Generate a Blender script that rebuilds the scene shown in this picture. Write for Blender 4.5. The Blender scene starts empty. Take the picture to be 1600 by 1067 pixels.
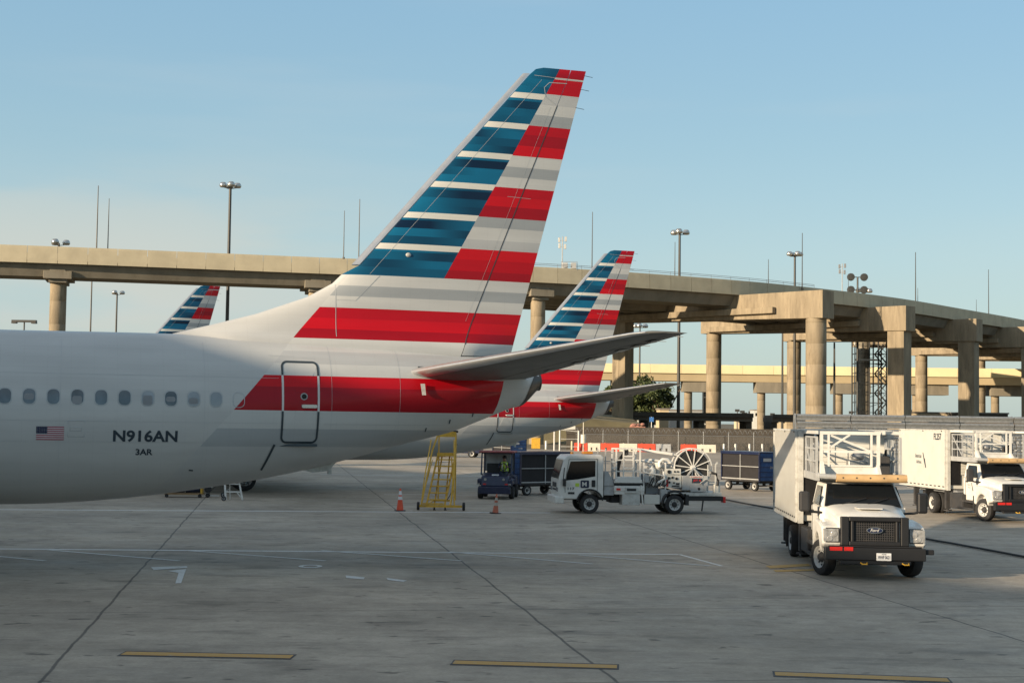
import bpy, bmesh, math, random
from mathutils import Vector, Matrix, noise
R = math.radians
S = bpy.context.scene
COL = S.collection
random.seed(7)

# ------------------------------------------------------------------ camera
F = 2300.0; EYE = 3.5
_p = math.atan(123.5 / F); _r = math.atan(.0137)
_f = Vector((0, math.cos(_p), math.sin(_p))); _u0 = Vector((0, -math.sin(_p), math.cos(_p))); _r0 = Vector((1, 0, 0))
_rt = _r0 * math.cos(_r) + _u0 * math.sin(_r); _up = _u0 * math.cos(_r) - _r0 * math.sin(_r)
cam = bpy.data.objects.new('camera', bpy.data.cameras.new('camera')); COL.objects.link(cam)
cam.matrix_world = Matrix(((_rt.x, _up.x, -_f.x, 0), (_rt.y, _up.y, -_f.y, 0), (_rt.z, _up.z, -_f.z, EYE), (0, 0, 0, 1)))
cam.data.sensor_width = 36; cam.data.lens = 36 * F / 1600; cam.data.clip_end = 20000; cam.data.clip_start = .1
S.camera = cam
S.render.resolution_x = 1024; S.render.resolution_y = 682

def at(x, y, Y):                      # point at depth Y seen at photo pixel x, y (used for surveying far structures)
    d = _f * F + _rt * (x - 800) - _up * (y - 533.5); return Vector((0, 0, EYE)) + d * (Y / d.y)
def gr(x, y, z=0.0):                  # point on the ground
    d = _f * F + _rt * (x - 800) - _up * (y - 533.5); return Vector((0, 0, EYE)) + d * ((z - EYE) / d.z)

# ------------------------------------------------------------------ light
SUN_EL = 13.0; SUN_AZ = 56.0          # azimuth measured from 'behind the camera' towards the left
_h = math.cos(R(SUN_EL)); TOSUN = Vector((-math.sin(R(SUN_AZ)) * _h, -math.cos(R(SUN_AZ)) * _h, math.sin(R(SUN_EL))))
w = bpy.data.worlds.new('World'); S.world = w; w.use_nodes = True
nt = w.node_tree; nt.nodes.clear()
out = nt.nodes.new('ShaderNodeOutputWorld'); bg = nt.nodes.new('ShaderNodeBackground'); sky = nt.nodes.new('ShaderNodeTexSky')
sky.sky_type = 'NISHITA'; sky.sun_disc = False; sky.sun_elevation = R(SUN_EL)
sky.sun_rotation = math.atan2(TOSUN.x, TOSUN.y); sky.air_density = 1.0; sky.dust_density = 1.0; sky.ozone_density = 1.7
bg.inputs['Strength'].default_value = .15
# hazy lower sky: elevation gradient mixed over the physical sky, thin cream cloud low on the left
L = nt.links.new
def wm(op, a_, b_=None):
    n_ = nt.nodes.new('ShaderNodeMath'); n_.operation = op
    for i_, v_ in enumerate((a_, b_)):
        if v_ is None: continue
        if isinstance(v_, (int, float)): n_.inputs[i_].default_value = v_
        else: L(v_, n_.inputs[i_])
    return n_.outputs[0]
def wr(v_, a_, b_, c_, d_):
    n_ = nt.nodes.new('ShaderNodeMapRange'); n_.interpolation_type = 'SMOOTHSTEP'
    for k_, x_ in (('From Min', a_), ('From Max', b_), ('To Min', c_), ('To Max', d_)): n_.inputs[k_].default_value = x_
    L(v_, n_.inputs['Value']); return n_.outputs[0]
def wmix(f_, a_, b_):
    n_ = nt.nodes.new('ShaderNodeMix'); n_.data_type = 'RGBA'
    for s_, v_ in (('Factor', f_), ('A', a_), ('B', b_)):
        if isinstance(v_, tuple): n_.inputs[s_].default_value = (*v_, 1)
        elif isinstance(v_, float): n_.inputs[s_].default_value = v_
        else: L(v_, n_.inputs[s_])
    return n_.outputs['Result']
tc = nt.nodes.new('ShaderNodeTexCoord'); sx = nt.nodes.new('ShaderNodeSeparateXYZ'); L(tc.outputs['Generated'], sx.inputs[0])
def wnoise(scale, sc, det, seed=0):
    mp = nt.nodes.new('ShaderNodeMapping'); mp.inputs['Scale'].default_value = sc; mp.inputs['Location'].default_value = (seed, 0, 0); nz = nt.nodes.new('ShaderNodeTexNoise'); nz.inputs['Scale'].default_value = scale; nz.inputs['Detail'].default_value = det
    L(tc.outputs['Generated'], mp.inputs['Vector']); L(mp.outputs[0], nz.inputs['Vector']); return nz.outputs['Fac']
rp = nt.nodes.new('ShaderNodeValToRGB'); cr = rp.color_ramp
cr.elements[0].position = 0; cr.elements[0].color = (1.66, 2.12, 2.16, 1); cr.elements[1].position = 1; cr.elements[1].color = (.98, 1.76, 2.40, 1)
e_ = cr.elements.new(.25); e_.color = (1.55, 2.16, 2.33, 1); e_ = cr.elements.new(.55); e_.color = (1.27, 1.98, 2.33, 1)
L(wr(sx.outputs['Z'], 0.0, .34, 0, 1), rp.inputs['Fac'])
f1 = wr(sx.outputs['Z'], .18, .8, .82, .62)
high = wmix(wr(sx.outputs['Z'], .30, .62, 0, 1), rp.outputs['Color'], (1.72, 1.88, 1.92))
base = wmix(f1, sky.outputs[0], high)
cl = wm('MULTIPLY', wm('MULTIPLY', wr(wnoise(2.6, (1.4, 1.4, 7), 7), .38, .60, .12, 1), wr(sx.outputs['Z'], .20, .09, 0, 1)), wr(sx.outputs['X'], .02, -.26, .12, 1))
base = wmix(wm('MULTIPLY', cl, .85), base, (2.42, 2.50, 2.28))
c2 = wm('MULTIPLY', wr(wnoise(3.4, (.7, .7, 6), 8, 3.7), .52, .72, 0, 1), wr(sx.outputs['Z'], .40, .12, .15, .5))
base = wmix(wm('MULTIPLY', c2, .35), base, (2.2, 2.5, 2.6))
L(base, bg.inputs['Color']); L(bg.outputs[0], out.inputs['Surface'])
sl = bpy.data.lights.new('sun', 'SUN'); sl.energy = 4.7; sl.angle = R(.5); sl.color = (1.0, .80, .56)
so = bpy.data.objects.new('sun', sl); COL.objects.link(so); so.rotation_euler = TOSUN.to_track_quat('Z', 'Y').to_euler()
S.view_settings.view_transform = 'Standard'; S.view_settings.look = 'None'; S.view_settings.gamma = 1; S.view_settings.exposure = .8

# ------------------------------------------------------------------ materials
def newmat(name):
    m = bpy.data.materials.new(name); m.use_nodes = True; return m, m.node_tree, m.node_tree.nodes['Principled BSDF']
def mat(name, col, rough=.6, metal=0, var=.12, scale=3.0, bump=0, coat=0, streak=None, dirt=None, spec=None):
    """procedural paint/concrete/rubber: base colour modulated by two noises, optional streaks, dirt and bump"""
    m, t, b = newmat(name); N = t.nodes; LK = t.links.new
    tc = N.new('ShaderNodeTexCoord'); n1 = N.new('ShaderNodeTexNoise'); n1.inputs['Scale'].default_value = scale; n1.inputs['Detail'].default_value = 6
    src = tc.outputs['Object']
    if streak:
        mp = N.new('ShaderNodeMapping'); mp.inputs['Scale'].default_value = streak; LK(src, mp.inputs['Vector']); LK(mp.outputs[0], n1.inputs['Vector'])
    else: LK(src, n1.inputs['Vector'])
    mr = N.new('ShaderNodeMapRange'); mr.inputs['From Min'].default_value = .3; mr.inputs['From Max'].default_value = .7
    mr.inputs['To Min'].default_value = 1 - var; mr.inputs['To Max'].default_value = 1 + var * .6; LK(n1.outputs['Fac'], mr.inputs['Value'])
    vm = N.new('ShaderNodeVectorMath'); vm.operation = 'SCALE'; vm.inputs[0].default_value = col[:3]; LK(mr.outputs[0], vm.inputs['Scale'])
    last = vm.outputs[0]
    if dirt:
        n2 = N.new('ShaderNodeTexNoise'); n2.inputs['Scale'].default_value = dirt[0]; n2.inputs['Detail'].default_value = 8; n2.inputs['Roughness'].default_value = .7; LK(mp.outputs[0] if streak else src, n2.inputs['Vector'])
        r2 = N.new('ShaderNodeMapRange'); r2.inputs['From Min'].default_value = .5; r2.inputs['From Max'].default_value = .72; r2.inputs['To Max'].default_value = dirt[1]; LK(n2.outputs['Fac'], r2.inputs['Value'])
        mi = N.new('ShaderNodeMix'); mi.data_type = 'RGBA'; LK(r2.outputs[0], mi.inputs['Factor']); LK(last, mi.inputs['A']); mi.inputs['B'].default_value = (*dirt[2], 1); last = mi.outputs['Result']
    LK(last, b.inputs['Base Color']); b.inputs['Roughness'].default_value = rough; b.inputs['Metallic'].default_value = metal
    if coat: b.inputs['Coat Weight'].default_value = coat; b.inputs['Coat Roughness'].default_value = .12
    if spec is not None: b.inputs['Specular IOR Level'].default_value = spec
    if bump:
        n3 = N.new('ShaderNodeTexNoise'); n3.inputs['Scale'].default_value = scale * 6; n3.inputs['Detail'].default_value = 5; LK(src, n3.inputs['Vector'])
        bp = N.new('ShaderNodeBump'); bp.inputs['Strength'].default_value = bump; bp.inputs['Distance'].default_value = .03; LK(n3.outputs['Fac'], bp.inputs['Height']); LK(bp.outputs[0], b.inputs['Normal'])
    return m
M = {}
M['white'] = mat('white_paint', (.65, .64, .60), .38, var=.06, scale=2, coat=.3, dirt=(3.5, .35, (.30, .27, .22)))
M['boxwhite'] = mat('box_panel_white', (.58, .57, .52), .28, var=.05, scale=1.2, coat=.4, dirt=(2.0, .25, (.40, .37, .31)))
M['offwhite'] = mat('worn_white_steel', (.50, .50, .47), .5, var=.15, scale=5, dirt=(6, .6, (.20, .17, .13)))
M['grey'] = mat('grey_paint', (.22, .23, .24), .5, var=.12)
M['lgrey'] = mat('light_grey_paint', (.36, .37, .37), .5, var=.12, dirt=(5, .5, (.16, .14, .12)))
M['steel'] = mat('galvanised_steel', (.34, .35, .35), .42, metal=.6, var=.2, scale=6)
M['black'] = mat('black_plastic', (.011, .011, .012), .5, var=.2)
M['dark'] = mat('dark_chassis', (.03, .03, .032), .7, var=.3, dirt=(4, .5, (.07, .06, .05)))
M['rubber'] = mat('tyre_rubber', (.022, .022, .023), .85, var=.25, scale=8, dirt=(5, .4, (.06, .055, .05)))
M['rim'] = mat('painted_rim', (.50, .50, .48), .4, var=.15, scale=8, dirt=(9, .5, (.12, .10, .08)))
M['alloy'] = mat('bright_alloy', (.55, .55, .54), .25, metal=.9, var=.1)
M['glass'] = mat('dark_glass', (.008, .010, .012), .08, var=.1, spec=.22)
M['lens'] = mat('lamp_lens', (.45, .45, .44), .12, metal=.4, var=.3, scale=12)
M['amber'] = mat('amber_lens', (.6, .22, .02), .3)
M['redlens'] = mat('red_lens', (.55, .02, .015), .3)
M['navy'] = mat('navy_paint', (.006, .012, .045), .4, var=.25, scale=4, coat=.2, dirt=(4, .35, (.05, .05, .06)))
M['blue'] = mat('blue_panel', (.012, .055, .17), .45, var=.3, scale=2.5, dirt=(5, .4, (.12, .14, .18)))
M['interior'] = mat('dark_cart_interior', (.012, .011, .013), .8, var=.3)
M['redroof'] = mat('faded_red_paint', (.30, .075, .07), .5, var=.2)
M['yellow'] = mat('yellow_paint', (.62, .36, .035), .5, var=.15, scale=6, dirt=(8, .55, (.22, .13, .05)))
M['orange'] = mat('orange_plastic', (.68, .085, .03), .55, var=.15)
M['orangeold'] = mat('faded_orange_plastic', (.48, .13, .07), .65, var=.25, dirt=(12, .6, (.18, .12, .09)))
M['reflect'] = mat('reflective_band', (.66, .66, .66), .4, var=.1)
M['reflectold'] = mat('dirty_reflective_band', (.42, .38, .32), .5, var=.25)
M['barrier_r'] = mat('red_barrier_plastic', (.62, .075, .035), .55, var=.15)
M['barrier_w'] = mat('white_barrier_plastic', (.62, .58, .48), .55, var=.12)
M['conc'] = mat('tan_concrete', (.33, .27, .185), .85, var=.22, scale=.5, bump=.25, streak=(1, 1, .18), dirt=(.35, .45, (.24, .19, .13)))
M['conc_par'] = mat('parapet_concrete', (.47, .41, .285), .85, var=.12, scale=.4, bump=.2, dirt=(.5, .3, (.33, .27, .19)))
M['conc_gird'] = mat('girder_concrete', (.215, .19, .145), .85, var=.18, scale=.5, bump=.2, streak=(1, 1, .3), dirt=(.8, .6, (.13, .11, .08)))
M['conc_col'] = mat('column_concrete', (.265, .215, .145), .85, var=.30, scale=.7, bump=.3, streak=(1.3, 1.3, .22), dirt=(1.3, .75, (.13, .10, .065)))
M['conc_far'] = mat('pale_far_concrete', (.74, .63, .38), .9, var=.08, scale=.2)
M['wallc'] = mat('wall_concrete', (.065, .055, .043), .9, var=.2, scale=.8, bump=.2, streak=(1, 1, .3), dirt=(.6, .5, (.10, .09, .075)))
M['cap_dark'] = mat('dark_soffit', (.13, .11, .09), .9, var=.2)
M['pole'] = mat('dark_pole_paint', (.045, .045, .042), .5, var=.2)
M['lamp_al'] = mat('lamp_reflector', (.50, .50, .48), .25, metal=.85, var=.15)
M['hose'] = mat('black_hose', (.02, .02, .02), .7, var=.3)
M['skin'] = mat('skin', (.30, .16, .10), .55, var=.1)
M['hair'] = mat('black_hair', (.012, .01, .01), .7)
M['vest'] = mat('yellow_green_vest', (.42, .58, .06), .7, var=.15)
M['cloth'] = mat('navy_cloth', (.02, .025, .05), .9, var=.2)
M['tanpipe'] = mat('tan_board', (.50, .33, .16), .7, var=.2)
M['ink'] = mat('dark_lettering', (.02, .035, .05), .5, var=.05)
M['redink'] = mat('red_lettering', (.45, .02, .02), .5, var=.05)
M['bark'] = mat('tree_bark', (.11, .075, .05), .9, var=.3, scale=4, bump=.5)
M['bluesign'] = mat('blue_sign_face', (.05, .16, .42), .5)
M['wood'] = mat('brown_wood', (.28, .17, .07), .7, var=.3)
M['plate'] = mat('plate_white', (.7, .7, .7), .5, var=.05)
M['roofm'] = mat('flat_roof', (.20, .18, .16), .9, var=.2)
M['spoil'] = mat('weathered_bin', (.34, .16, .12), .8, var=.4, scale=4)
M['beige'] = mat('beige_wall', (.55, .45, .30), .85, var=.12, scale=.3)

# ------------------------------------------------------------------ mesh builder
class MB:
    def __init__(s): s.v = []; s.f = []; s.m = []; s.sm = []
    def add(s, vs, fs, mi=0, sm=False):
        o = len(s.v); s.v += [tuple(v) for v in vs]
        for f in fs: s.f.append([i + o for i in f]); s.m.append(mi); s.sm.append(sm)
        return s
    def box(s, x0, x1, y0, y1, z0, z1, mi=0):
        v = [(x, y, z) for z in (z0, z1) for y in (y0, y1) for x in (x0, x1)]
        return s.add(v, [(0, 2, 3, 1), (4, 5, 7, 6), (0, 1, 5, 4), (2, 6, 7, 3), (0, 4, 6, 2), (1, 3, 7, 5)], mi)
    def hexa(s, b, t, mi=0):          # bottom 4 pts, top 4 pts (ccw from above)
        return s.add(list(b) + list(t), [(3, 2, 1, 0), (4, 5, 6, 7), (0, 1, 5, 4), (1, 2, 6, 5), (2, 3, 7, 6), (3, 0, 4, 7)], mi)
    def frame(s, a, b):
        a = Vector(a); b = Vector(b); d = (b - a).normalized(); q = Vector((0, 0, 1)) if abs(d.z) < .95 else Vector((1, 0, 0))
        x = d.cross(q).normalized(); y = x.cross(d).normalized(); return a, b, x, y
    def bar(s, a, b, w_, h_=None, mi=0):
        h_ = h_ or w_; a, b, x, y = s.frame(a, b); x *= w_ / 2; y *= h_ / 2
        v = [a - x - y, a + x - y, a + x + y, a - x + y, b - x - y, b + x - y, b + x + y, b - x + y]
        return s.add(v, [(3, 2, 1, 0), (4, 5, 6, 7), (0, 1, 5, 4), (1, 2, 6, 5), (2, 3, 7, 6), (3, 0, 4, 7)], mi)
    def cyl(s, a, b, r0, r1=None, n=14, mi=0, caps=True, sm=True):
        r1 = r0 if r1 is None else r1; a, b, x, y = s.frame(a, b); v = []
        for c, r in ((a, r0), (b, r1)):
            for i in range(n):
                t = 2 * math.pi * i / n; v.append(c + x * (r * math.cos(t)) + y * (r * math.sin(t)))
        s.add(v, [(i, (i + 1) % n, n + (i + 1) % n, n + i) for i in range(n)], mi, sm)
        if caps: s.add(v[:n], [tuple(range(n))[::-1]], mi); s.add(v[n:], [tuple(range(n))], mi)
        return s
    def tube(s, pts, r, n=8, mi=0):
        pts = [Vector(p) for p in pts]; rings = []; 
        for i, p in enumerate(pts):
            d = (pts[min(i + 1, len(pts) - 1)] - pts[max(i - 1, 0)]).normalized()
            q = Vector((0, 0, 1)) if abs(d.z) < .9 else Vector((1, 0, 0)); x = d.cross(q).normalized(); y = x.cross(d).normalized()
            rings.append([p + x * (r * math.cos(2 * math.pi * k / n)) + y * (r * math.sin(2 * math.pi * k / n)) for k in range(n)])
        return s.loft(rings, mi, True)
    def loft(s, rings, mi=0, caps=True, sm=True, closed=True):
        n = len(rings[0]); v = [p for r in rings for p in r]; f = []
        for j in range(len(rings) - 1):
            for i in range(n if closed else n - 1):
                k = (i + 1) % n; f.append((j * n + i, j * n + k, (j + 1) * n + k, (j + 1) * n + i))
        s.add(v, f, mi, sm)
        if caps: s.add(rings[0], [tuple(range(n))[::-1]], mi); s.add(rings[-1], [tuple(range(n))], mi)
        return s
    def prism(s, poly, y0, y1, mi=0, ax='y'):      # poly in (x,z), extruded along y (or ax 'x': poly (y,z); 'z': poly (x,y))
        f = {'y': lambda a, b, c: (a, c, b), 'x': lambda a, b, c: (c, a, b), 'z': lambda a, b, c: (a, b, c)}[ax]
        n = len(poly); v = [f(a, b, y0) for a, b in poly] + [f(a, b, y1) for a, b in poly]
        return s.add(v, [tuple(range(n))] + [tuple(range(n, 2 * n))[::-1]] + [((i + 1) % n, i, n + i, n + (i + 1) % n) for i in range(n)], mi)
    def lathe(s, prof, c, axis='z', n=24, mi=0, sm=True):   # prof: (radius, along)
        c = Vector(c); rings = []
        for r, h in prof:
            ring = []
            for i in range(n):
                t = 2 * math.pi * i / n; a, b = r * math.cos(t), r * math.sin(t)
                ring.append(c + (Vector((a, b, h)) if axis == 'z' else Vector((a, h, b)) if axis == 'y' else Vector((h, a, b))))
            rings.append(ring)
        return s.loft(rings, mi, False, sm)
    def ball(s, c, r, mi=0, n=12, sq=(1, 1, 1)):
        c = Vector(c); rings = []
        for j in range(1, n):
            t = math.pi * j / n
            rings.append([c + Vector((r * sq[0] * math.sin(t) * math.cos(2 * math.pi * i / n), r * sq[1] * math.sin(t) * math.sin(2 * math.pi * i / n), r * sq[2] * math.cos(t))) for i in range(n)])
        return s.loft(rings, mi, True)
    def mesh(s, name, mats):
        me = bpy.data.meshes.new(name); me.from_pydata(s.v, [], s.f)
        for m_ in (mats if isinstance(mats, (list, tuple)) else [mats]): me.materials.append(M[m_] if isinstance(m_, str) else m_)
        me.polygons.foreach_set('material_index', s.m); me.polygons.foreach_set('use_smooth', s.sm); me.update()
        bm = bmesh.new(); bm.from_mesh(me); bmesh.ops.recalc_face_normals(bm, faces=bm.faces); bm.to_mesh(me); bm.free()
        if any(s.sm): me.set_sharp_from_angle(angle=R(42))
        return me
    def build(s, name, mats, parent=None, bevel=0, loc=None, rz=None, raw=False):
        if raw:
            me = bpy.data.meshes.new(name); me.from_pydata(s.v, [], s.f)
            for m_ in (mats if isinstance(mats, (list, tuple)) else [mats]): me.materials.append(M[m_] if isinstance(m_, str) else m_)
            me.polygons.foreach_set('material_index', s.m); me.polygons.foreach_set('use_smooth', s.sm); me.update()
        else: me = s.mesh(name, mats)
        o = bpy.data.objects.new(name, me); COL.objects.link(o)
        if parent: o.parent = parent
        if loc is not None: o.location = loc
        if rz is not None: o.rotation_euler.z = rz
        if bevel:
            b = o.modifiers.new('bevel', 'BEVEL'); b.width = bevel; b.segments = 2; b.limit_method = 'ANGLE'; b.angle_limit = R(40)
        return o
def tag(o, label=None, cat=None, group=None, kind=None):
    if label: o['label'] = label
    if cat: o['category'] = cat
    if group: o['group'] = group
    if kind: o['kind'] = kind
    return o
def thing(name, label, cat, loc=(0, 0, 0), rz=0, group=None):
    o = bpy.data.objects.new(name, None); COL.objects.link(o); o.empty_display_size = .3
    o.location = loc; o.rotation_euler.z = rz; return tag(o, label, cat, group)
def kids(o): return [c for c in COL.objects if c.parent is o]
def copy_tree(o, parent=None, skip=()):
    c = o.copy(); COL.objects.link(c); c.parent = parent
    for ch in kids(o):
        if ch.name.split('.')[0] in skip: continue
        copy_tree(ch, c, skip)
    return c
def struct(o): o['kind'] = 'structure'; return o
def textmesh(body, height, width=None, bold=0.0, shear=0.0):
    """lettering as flat triangles: returns verts (x,y) from 0,0 and faces"""
    cu = bpy.data.curves.new('lettering', 'FONT'); cu.body = body; cu.size = 1; cu.offset = bold; cu.shear = shear; cu.resolution_u = 3
    ob = bpy.data.objects.new('lettering', cu); COL.objects.link(ob); dg = bpy.context.evaluated_depsgraph_get(); dg.update()
    me = bpy.data.meshes.new_from_object(ob.evaluated_get(dg)); vs = [(v.co.x, v.co.y) for v in me.vertices]; fs = [tuple(p.vertices) for p in me.polygons]
    bpy.data.objects.remove(ob); bpy.data.meshes.remove(me); bpy.data.curves.remove(cu)
    x0 = min(v[0] for v in vs); x1 = max(v[0] for v in vs); y0 = min(v[1] for v in vs); y1 = max(v[1] for v in vs)
    k = height / (y1 - y0); kx = (width / (x1 - x0)) if width else k
    return [((a - x0) * kx, (b - y0) * k) for a, b in vs], fs
def lettering(name, body, height, o, ex, ey, parent, m='ink', width=None, bold=.01, shear=0):
    """flat lettering in the plane through o spanned by ex (reading direction) and ey (up)"""
    vs, fs = textmesh(body, height, width, bold, shear); o = Vector(o); ex = Vector(ex); ey = Vector(ey)
    b = MB(); b.add([o + ex * x + ey * y for x, y in vs], fs, 0); return b.build(name, m, parent)
def wheel(parent, x, y, r, wd, side, rim='rim', hub='dark', rr=.6, steer=0, loc=None):
    """tyre with rounded shoulders > rim; side = +1/-1 is where the rim faces"""
    t = MB(); h = wd / 2
    t.lathe([(r * rr, -h * .9), (r * .86, -h), (r * .96, -h * .85), (r, -h * .5), (r, h * .5), (r * .96, h * .85), (r * .86, h), (r * rr, h * .9), (r * rr, -h * .9)], (0, 0, 0), 'y', 28)
    o = t.build('wheel', 'rubber', parent, loc=(x, y, r), rz=steer)
    q = MB(); s = side
    q.lathe([(r * rr * 1.01, s * h * .93), (r * rr * .93, s * h * .80), (r * rr * .86, s * h * .45), (r * rr * .60, s * h * .25), (r * rr * .50, s * h * .35)], (0, 0, 0), 'y', 28, 0)
    q.lathe([(r * rr * .50, s * h * .35), (r * rr * .38, s * h * .75), (r * rr * .28, s * h * .95), (.001, s * h * .97)], (0, 0, 0), 'y', 16, 1)
    for k in range(8):
        a = 2 * math.pi * k / 8; c = Vector((math.cos(a) * r * rr * .70, s * h * .36, math.sin(a) * r * rr * .70))
        q.cyl(c - Vector((0, s * .01, 0)), c + Vector((0, s * .012, 0)), r * .055, n=8, mi=1)
    q.build('rim', [rim, hub], o); return o

# ------------------------------------------------------------------ ground
def ground_material():
    m, t, b = newmat('apron_concrete'); N = t.nodes; LK = t.links.new
    tc = N.new('ShaderNodeTexCoord'); sep = N.new('ShaderNodeSeparateXYZ')
    rot = N.new('ShaderNodeMapping'); rot.inputs['Rotation'].default_value = (0, 0, R(-9.0)); LK(tc.outputs['Object'], rot.inputs['Vector']); LK(rot.outputs[0], sep.inputs[0])
    def mth(op, a, b_=None, c=None):
        n = N.new('ShaderNodeMath'); n.operation = op
        for i, v in enumerate((a, b_, c)):
            if v is None: continue
            if isinstance(v, (int, float)): n.inputs[i].default_value = v
            else: LK(v, n.inputs[i])
        return n.outputs[0]
    def nse(scale, detail=6, rough=.55, stretch=None, src=None):
        n = N.new('ShaderNodeTexNoise'); n.inputs['Scale'].default_value = scale; n.inputs['Detail'].default_value = detail; n.inputs['Roughness'].default_value = rough
        if stretch:
            q = N.new('ShaderNodeMapping'); q.inputs['Scale'].default_value = stretch; LK(tc.outputs['Object'], q.inputs['Vector']); LK(q.outputs[0], n.inputs['Vector'])
        else: LK(tc.outputs['Object'], n.inputs['Vector'])
        return n.outputs['Fac']
    def rng(v, a, b_, c, d):
        n = N.new('ShaderNodeMapRange'); n.inputs['From Min'].default_value = a; n.inputs['From Max'].default_value = b_; n.inputs['To Min'].default_value = c; n.inputs['To Max'].default_value = d; LK(v, n.inputs['Value']); return n.outputs[0]
    wob = rng(nse(.6, 4), .3, .7, -.025, .025)
    def joint(coord, off, sp, wd):
        f = mth('PINGPONG', mth('ADD', mth('SUBTRACT', coord, off), wob), sp / 2)     # 0 on each joint
        return rng(f, wd, wd * .45, 0, 1)
    jx = joint(sep.outputs['X'], 4.6, 7.6, .034)
    jy = mth('MULTIPLY', joint(sep.outputs['Y'], 27.2, 7.6, .045), .55)
    jt = mth('MAXIMUM', jx, jy)
    big = rng(nse(.16, 6), .32, .68, .76, 1.14); mid = rng(nse(.9, 8, .65), .3, .7, .84, 1.12); fine = rng(nse(17, 6, .8), .3, .7, .82, 1.14)
    strk = rng(nse(.55, 7, .62, (.3, 1.5, 1)), .38, .66, 1.04, .89)
    strk2 = rng(nse(2.4, 8, .68, (.35, 1.6, 1)), .54, .72, 1.0, .78)
    spots = rng(nse(1.5, 3, .5, (.55, 1.6, 1)), .665, .74, 1.0, .55)
    v = mth('MULTIPLY', mth('MULTIPLY', mth('MULTIPLY', big, mid), mth('MULTIPLY', fine, strk)), mth('MULTIPLY', strk2, spots))
    # slab to slab tone difference
    cell = N.new('ShaderNodeTexWhiteNoise'); cell.noise_dimensions = '2D'; cv = N.new('ShaderNodeCombineXYZ')
    LK(mth('FLOOR', mth('DIVIDE', mth('ADD', sep.outputs['X'], 3.0), 7.6)), cv.inputs[0]); LK(mth('FLOOR', mth('DIVIDE', mth('SUBTRACT', sep.outputs['Y'], 27.2), 7.6)), cv.inputs[1]); LK(cv.outputs[0], cell.inputs['Vector'])
    v = mth('MULTIPLY', v, rng(cell.outputs['Value'], 0, 1, .93, 1.06))
    mott = rng(nse(3.2, 9, .72), .35, .65, .86, 1.10); v = mth('MULTIPLY', v, mott)
    oil = mth('MULTIPLY', rng(nse(.8, 4, .6, (.5, 1.1, 1)), .57, .68, 1.0, .66), rng(nse(2.2, 3, .5, (.7, 1.2, 1)), .655, .70, 1.0, .45)); v = mth('MULTIPLY', v, oil)
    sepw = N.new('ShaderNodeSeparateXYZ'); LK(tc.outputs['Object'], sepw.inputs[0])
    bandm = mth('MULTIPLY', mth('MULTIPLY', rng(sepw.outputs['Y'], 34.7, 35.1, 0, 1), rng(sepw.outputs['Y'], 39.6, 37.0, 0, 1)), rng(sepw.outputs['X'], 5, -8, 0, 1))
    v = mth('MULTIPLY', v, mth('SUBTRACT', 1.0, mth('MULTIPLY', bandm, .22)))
    # warm / cool drift
    mixc = N.new('ShaderNodeMix'); mixc.data_type = 'RGBA'; LK(rng(nse(.06, 3), .35, .65, 0, 1), mixc.inputs['Factor'])
    mixc.inputs['A'].default_value = (.39, .337, .268, 1); mixc.inputs['B'].default_value = (.40, .34, .262, 1)
    # far ground (beyond the apron) is dry grass and dirt
    sep2 = N.new('ShaderNodeSeparateXYZ'); LK(tc.outputs['Object'], sep2.inputs[0])
    far = rng(sep2.outputs['Y'], 178, 186, 0, 1); mf = N.new('ShaderNodeMix'); mf.data_type = 'RGBA'; LK(far, mf.inputs['Factor']); LK(mixc.outputs['Result'], mf.inputs['A']); mf.inputs['B'].default_value = (.17, .135, .08, 1)
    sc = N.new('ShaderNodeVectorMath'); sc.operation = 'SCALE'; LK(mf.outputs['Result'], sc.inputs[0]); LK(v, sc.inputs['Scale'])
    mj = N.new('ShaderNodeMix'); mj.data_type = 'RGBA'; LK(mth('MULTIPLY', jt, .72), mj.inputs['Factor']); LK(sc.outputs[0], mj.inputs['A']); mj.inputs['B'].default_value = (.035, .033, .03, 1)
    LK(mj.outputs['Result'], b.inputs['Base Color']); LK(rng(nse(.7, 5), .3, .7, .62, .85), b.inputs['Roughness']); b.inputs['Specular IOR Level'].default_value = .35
    bp = N.new('ShaderNodeBump'); bp.inputs['Strength'].default_value = .25; bp.inputs['Distance'].default_value = .02; LK(mth('SUBTRACT', mth('ADD', mth('MULTIPLY', fine, .4), mth('MULTIPLY', mid, .5)), jt), bp.inputs['Height']); LK(bp.outputs[0], b.inputs['Normal'])
    return m
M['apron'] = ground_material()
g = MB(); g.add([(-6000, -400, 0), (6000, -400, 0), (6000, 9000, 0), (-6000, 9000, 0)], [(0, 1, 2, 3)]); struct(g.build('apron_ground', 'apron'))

def paint_mat(name, col, wear):
    m, t, b = newmat(name); N = t.nodes; LK = t.links.new
    tc = N.new('ShaderNodeTexCoord'); n = N.new('ShaderNodeTexNoise'); n.inputs['Scale'].default_value = 7; n.inputs['Detail'].default_value = 9; n.inputs['Roughness'].default_value = .75; LK(tc.outputs['Object'], n.inputs['Vector'])
    r = N.new('ShaderNodeMapRange'); r.inputs['From Min'].default_value = .62 - wear * .22; r.inputs['From Max'].default_value = .72 - wear * .12; LK(n.outputs['Fac'], r.inputs['Value'])
    mi = N.new('ShaderNodeMix'); mi.data_type = 'RGBA'; LK(r.outputs[0], mi.inputs['Factor']); mi.inputs['A'].default_value = (*col, 1); mi.inputs['B'].default_value = (.36, .315, .25, 1)
    LK(mi.outputs['Result'], b.inputs['Base Color']); b.inputs['Roughness'].default_value = .7; return m
M['mk_white'] = paint_mat('worn_white_marking', (.68, .68, .66), .38); M['mk_white2'] = paint_mat('faded_white_marking', (.60, .60, .575), .42)
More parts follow.
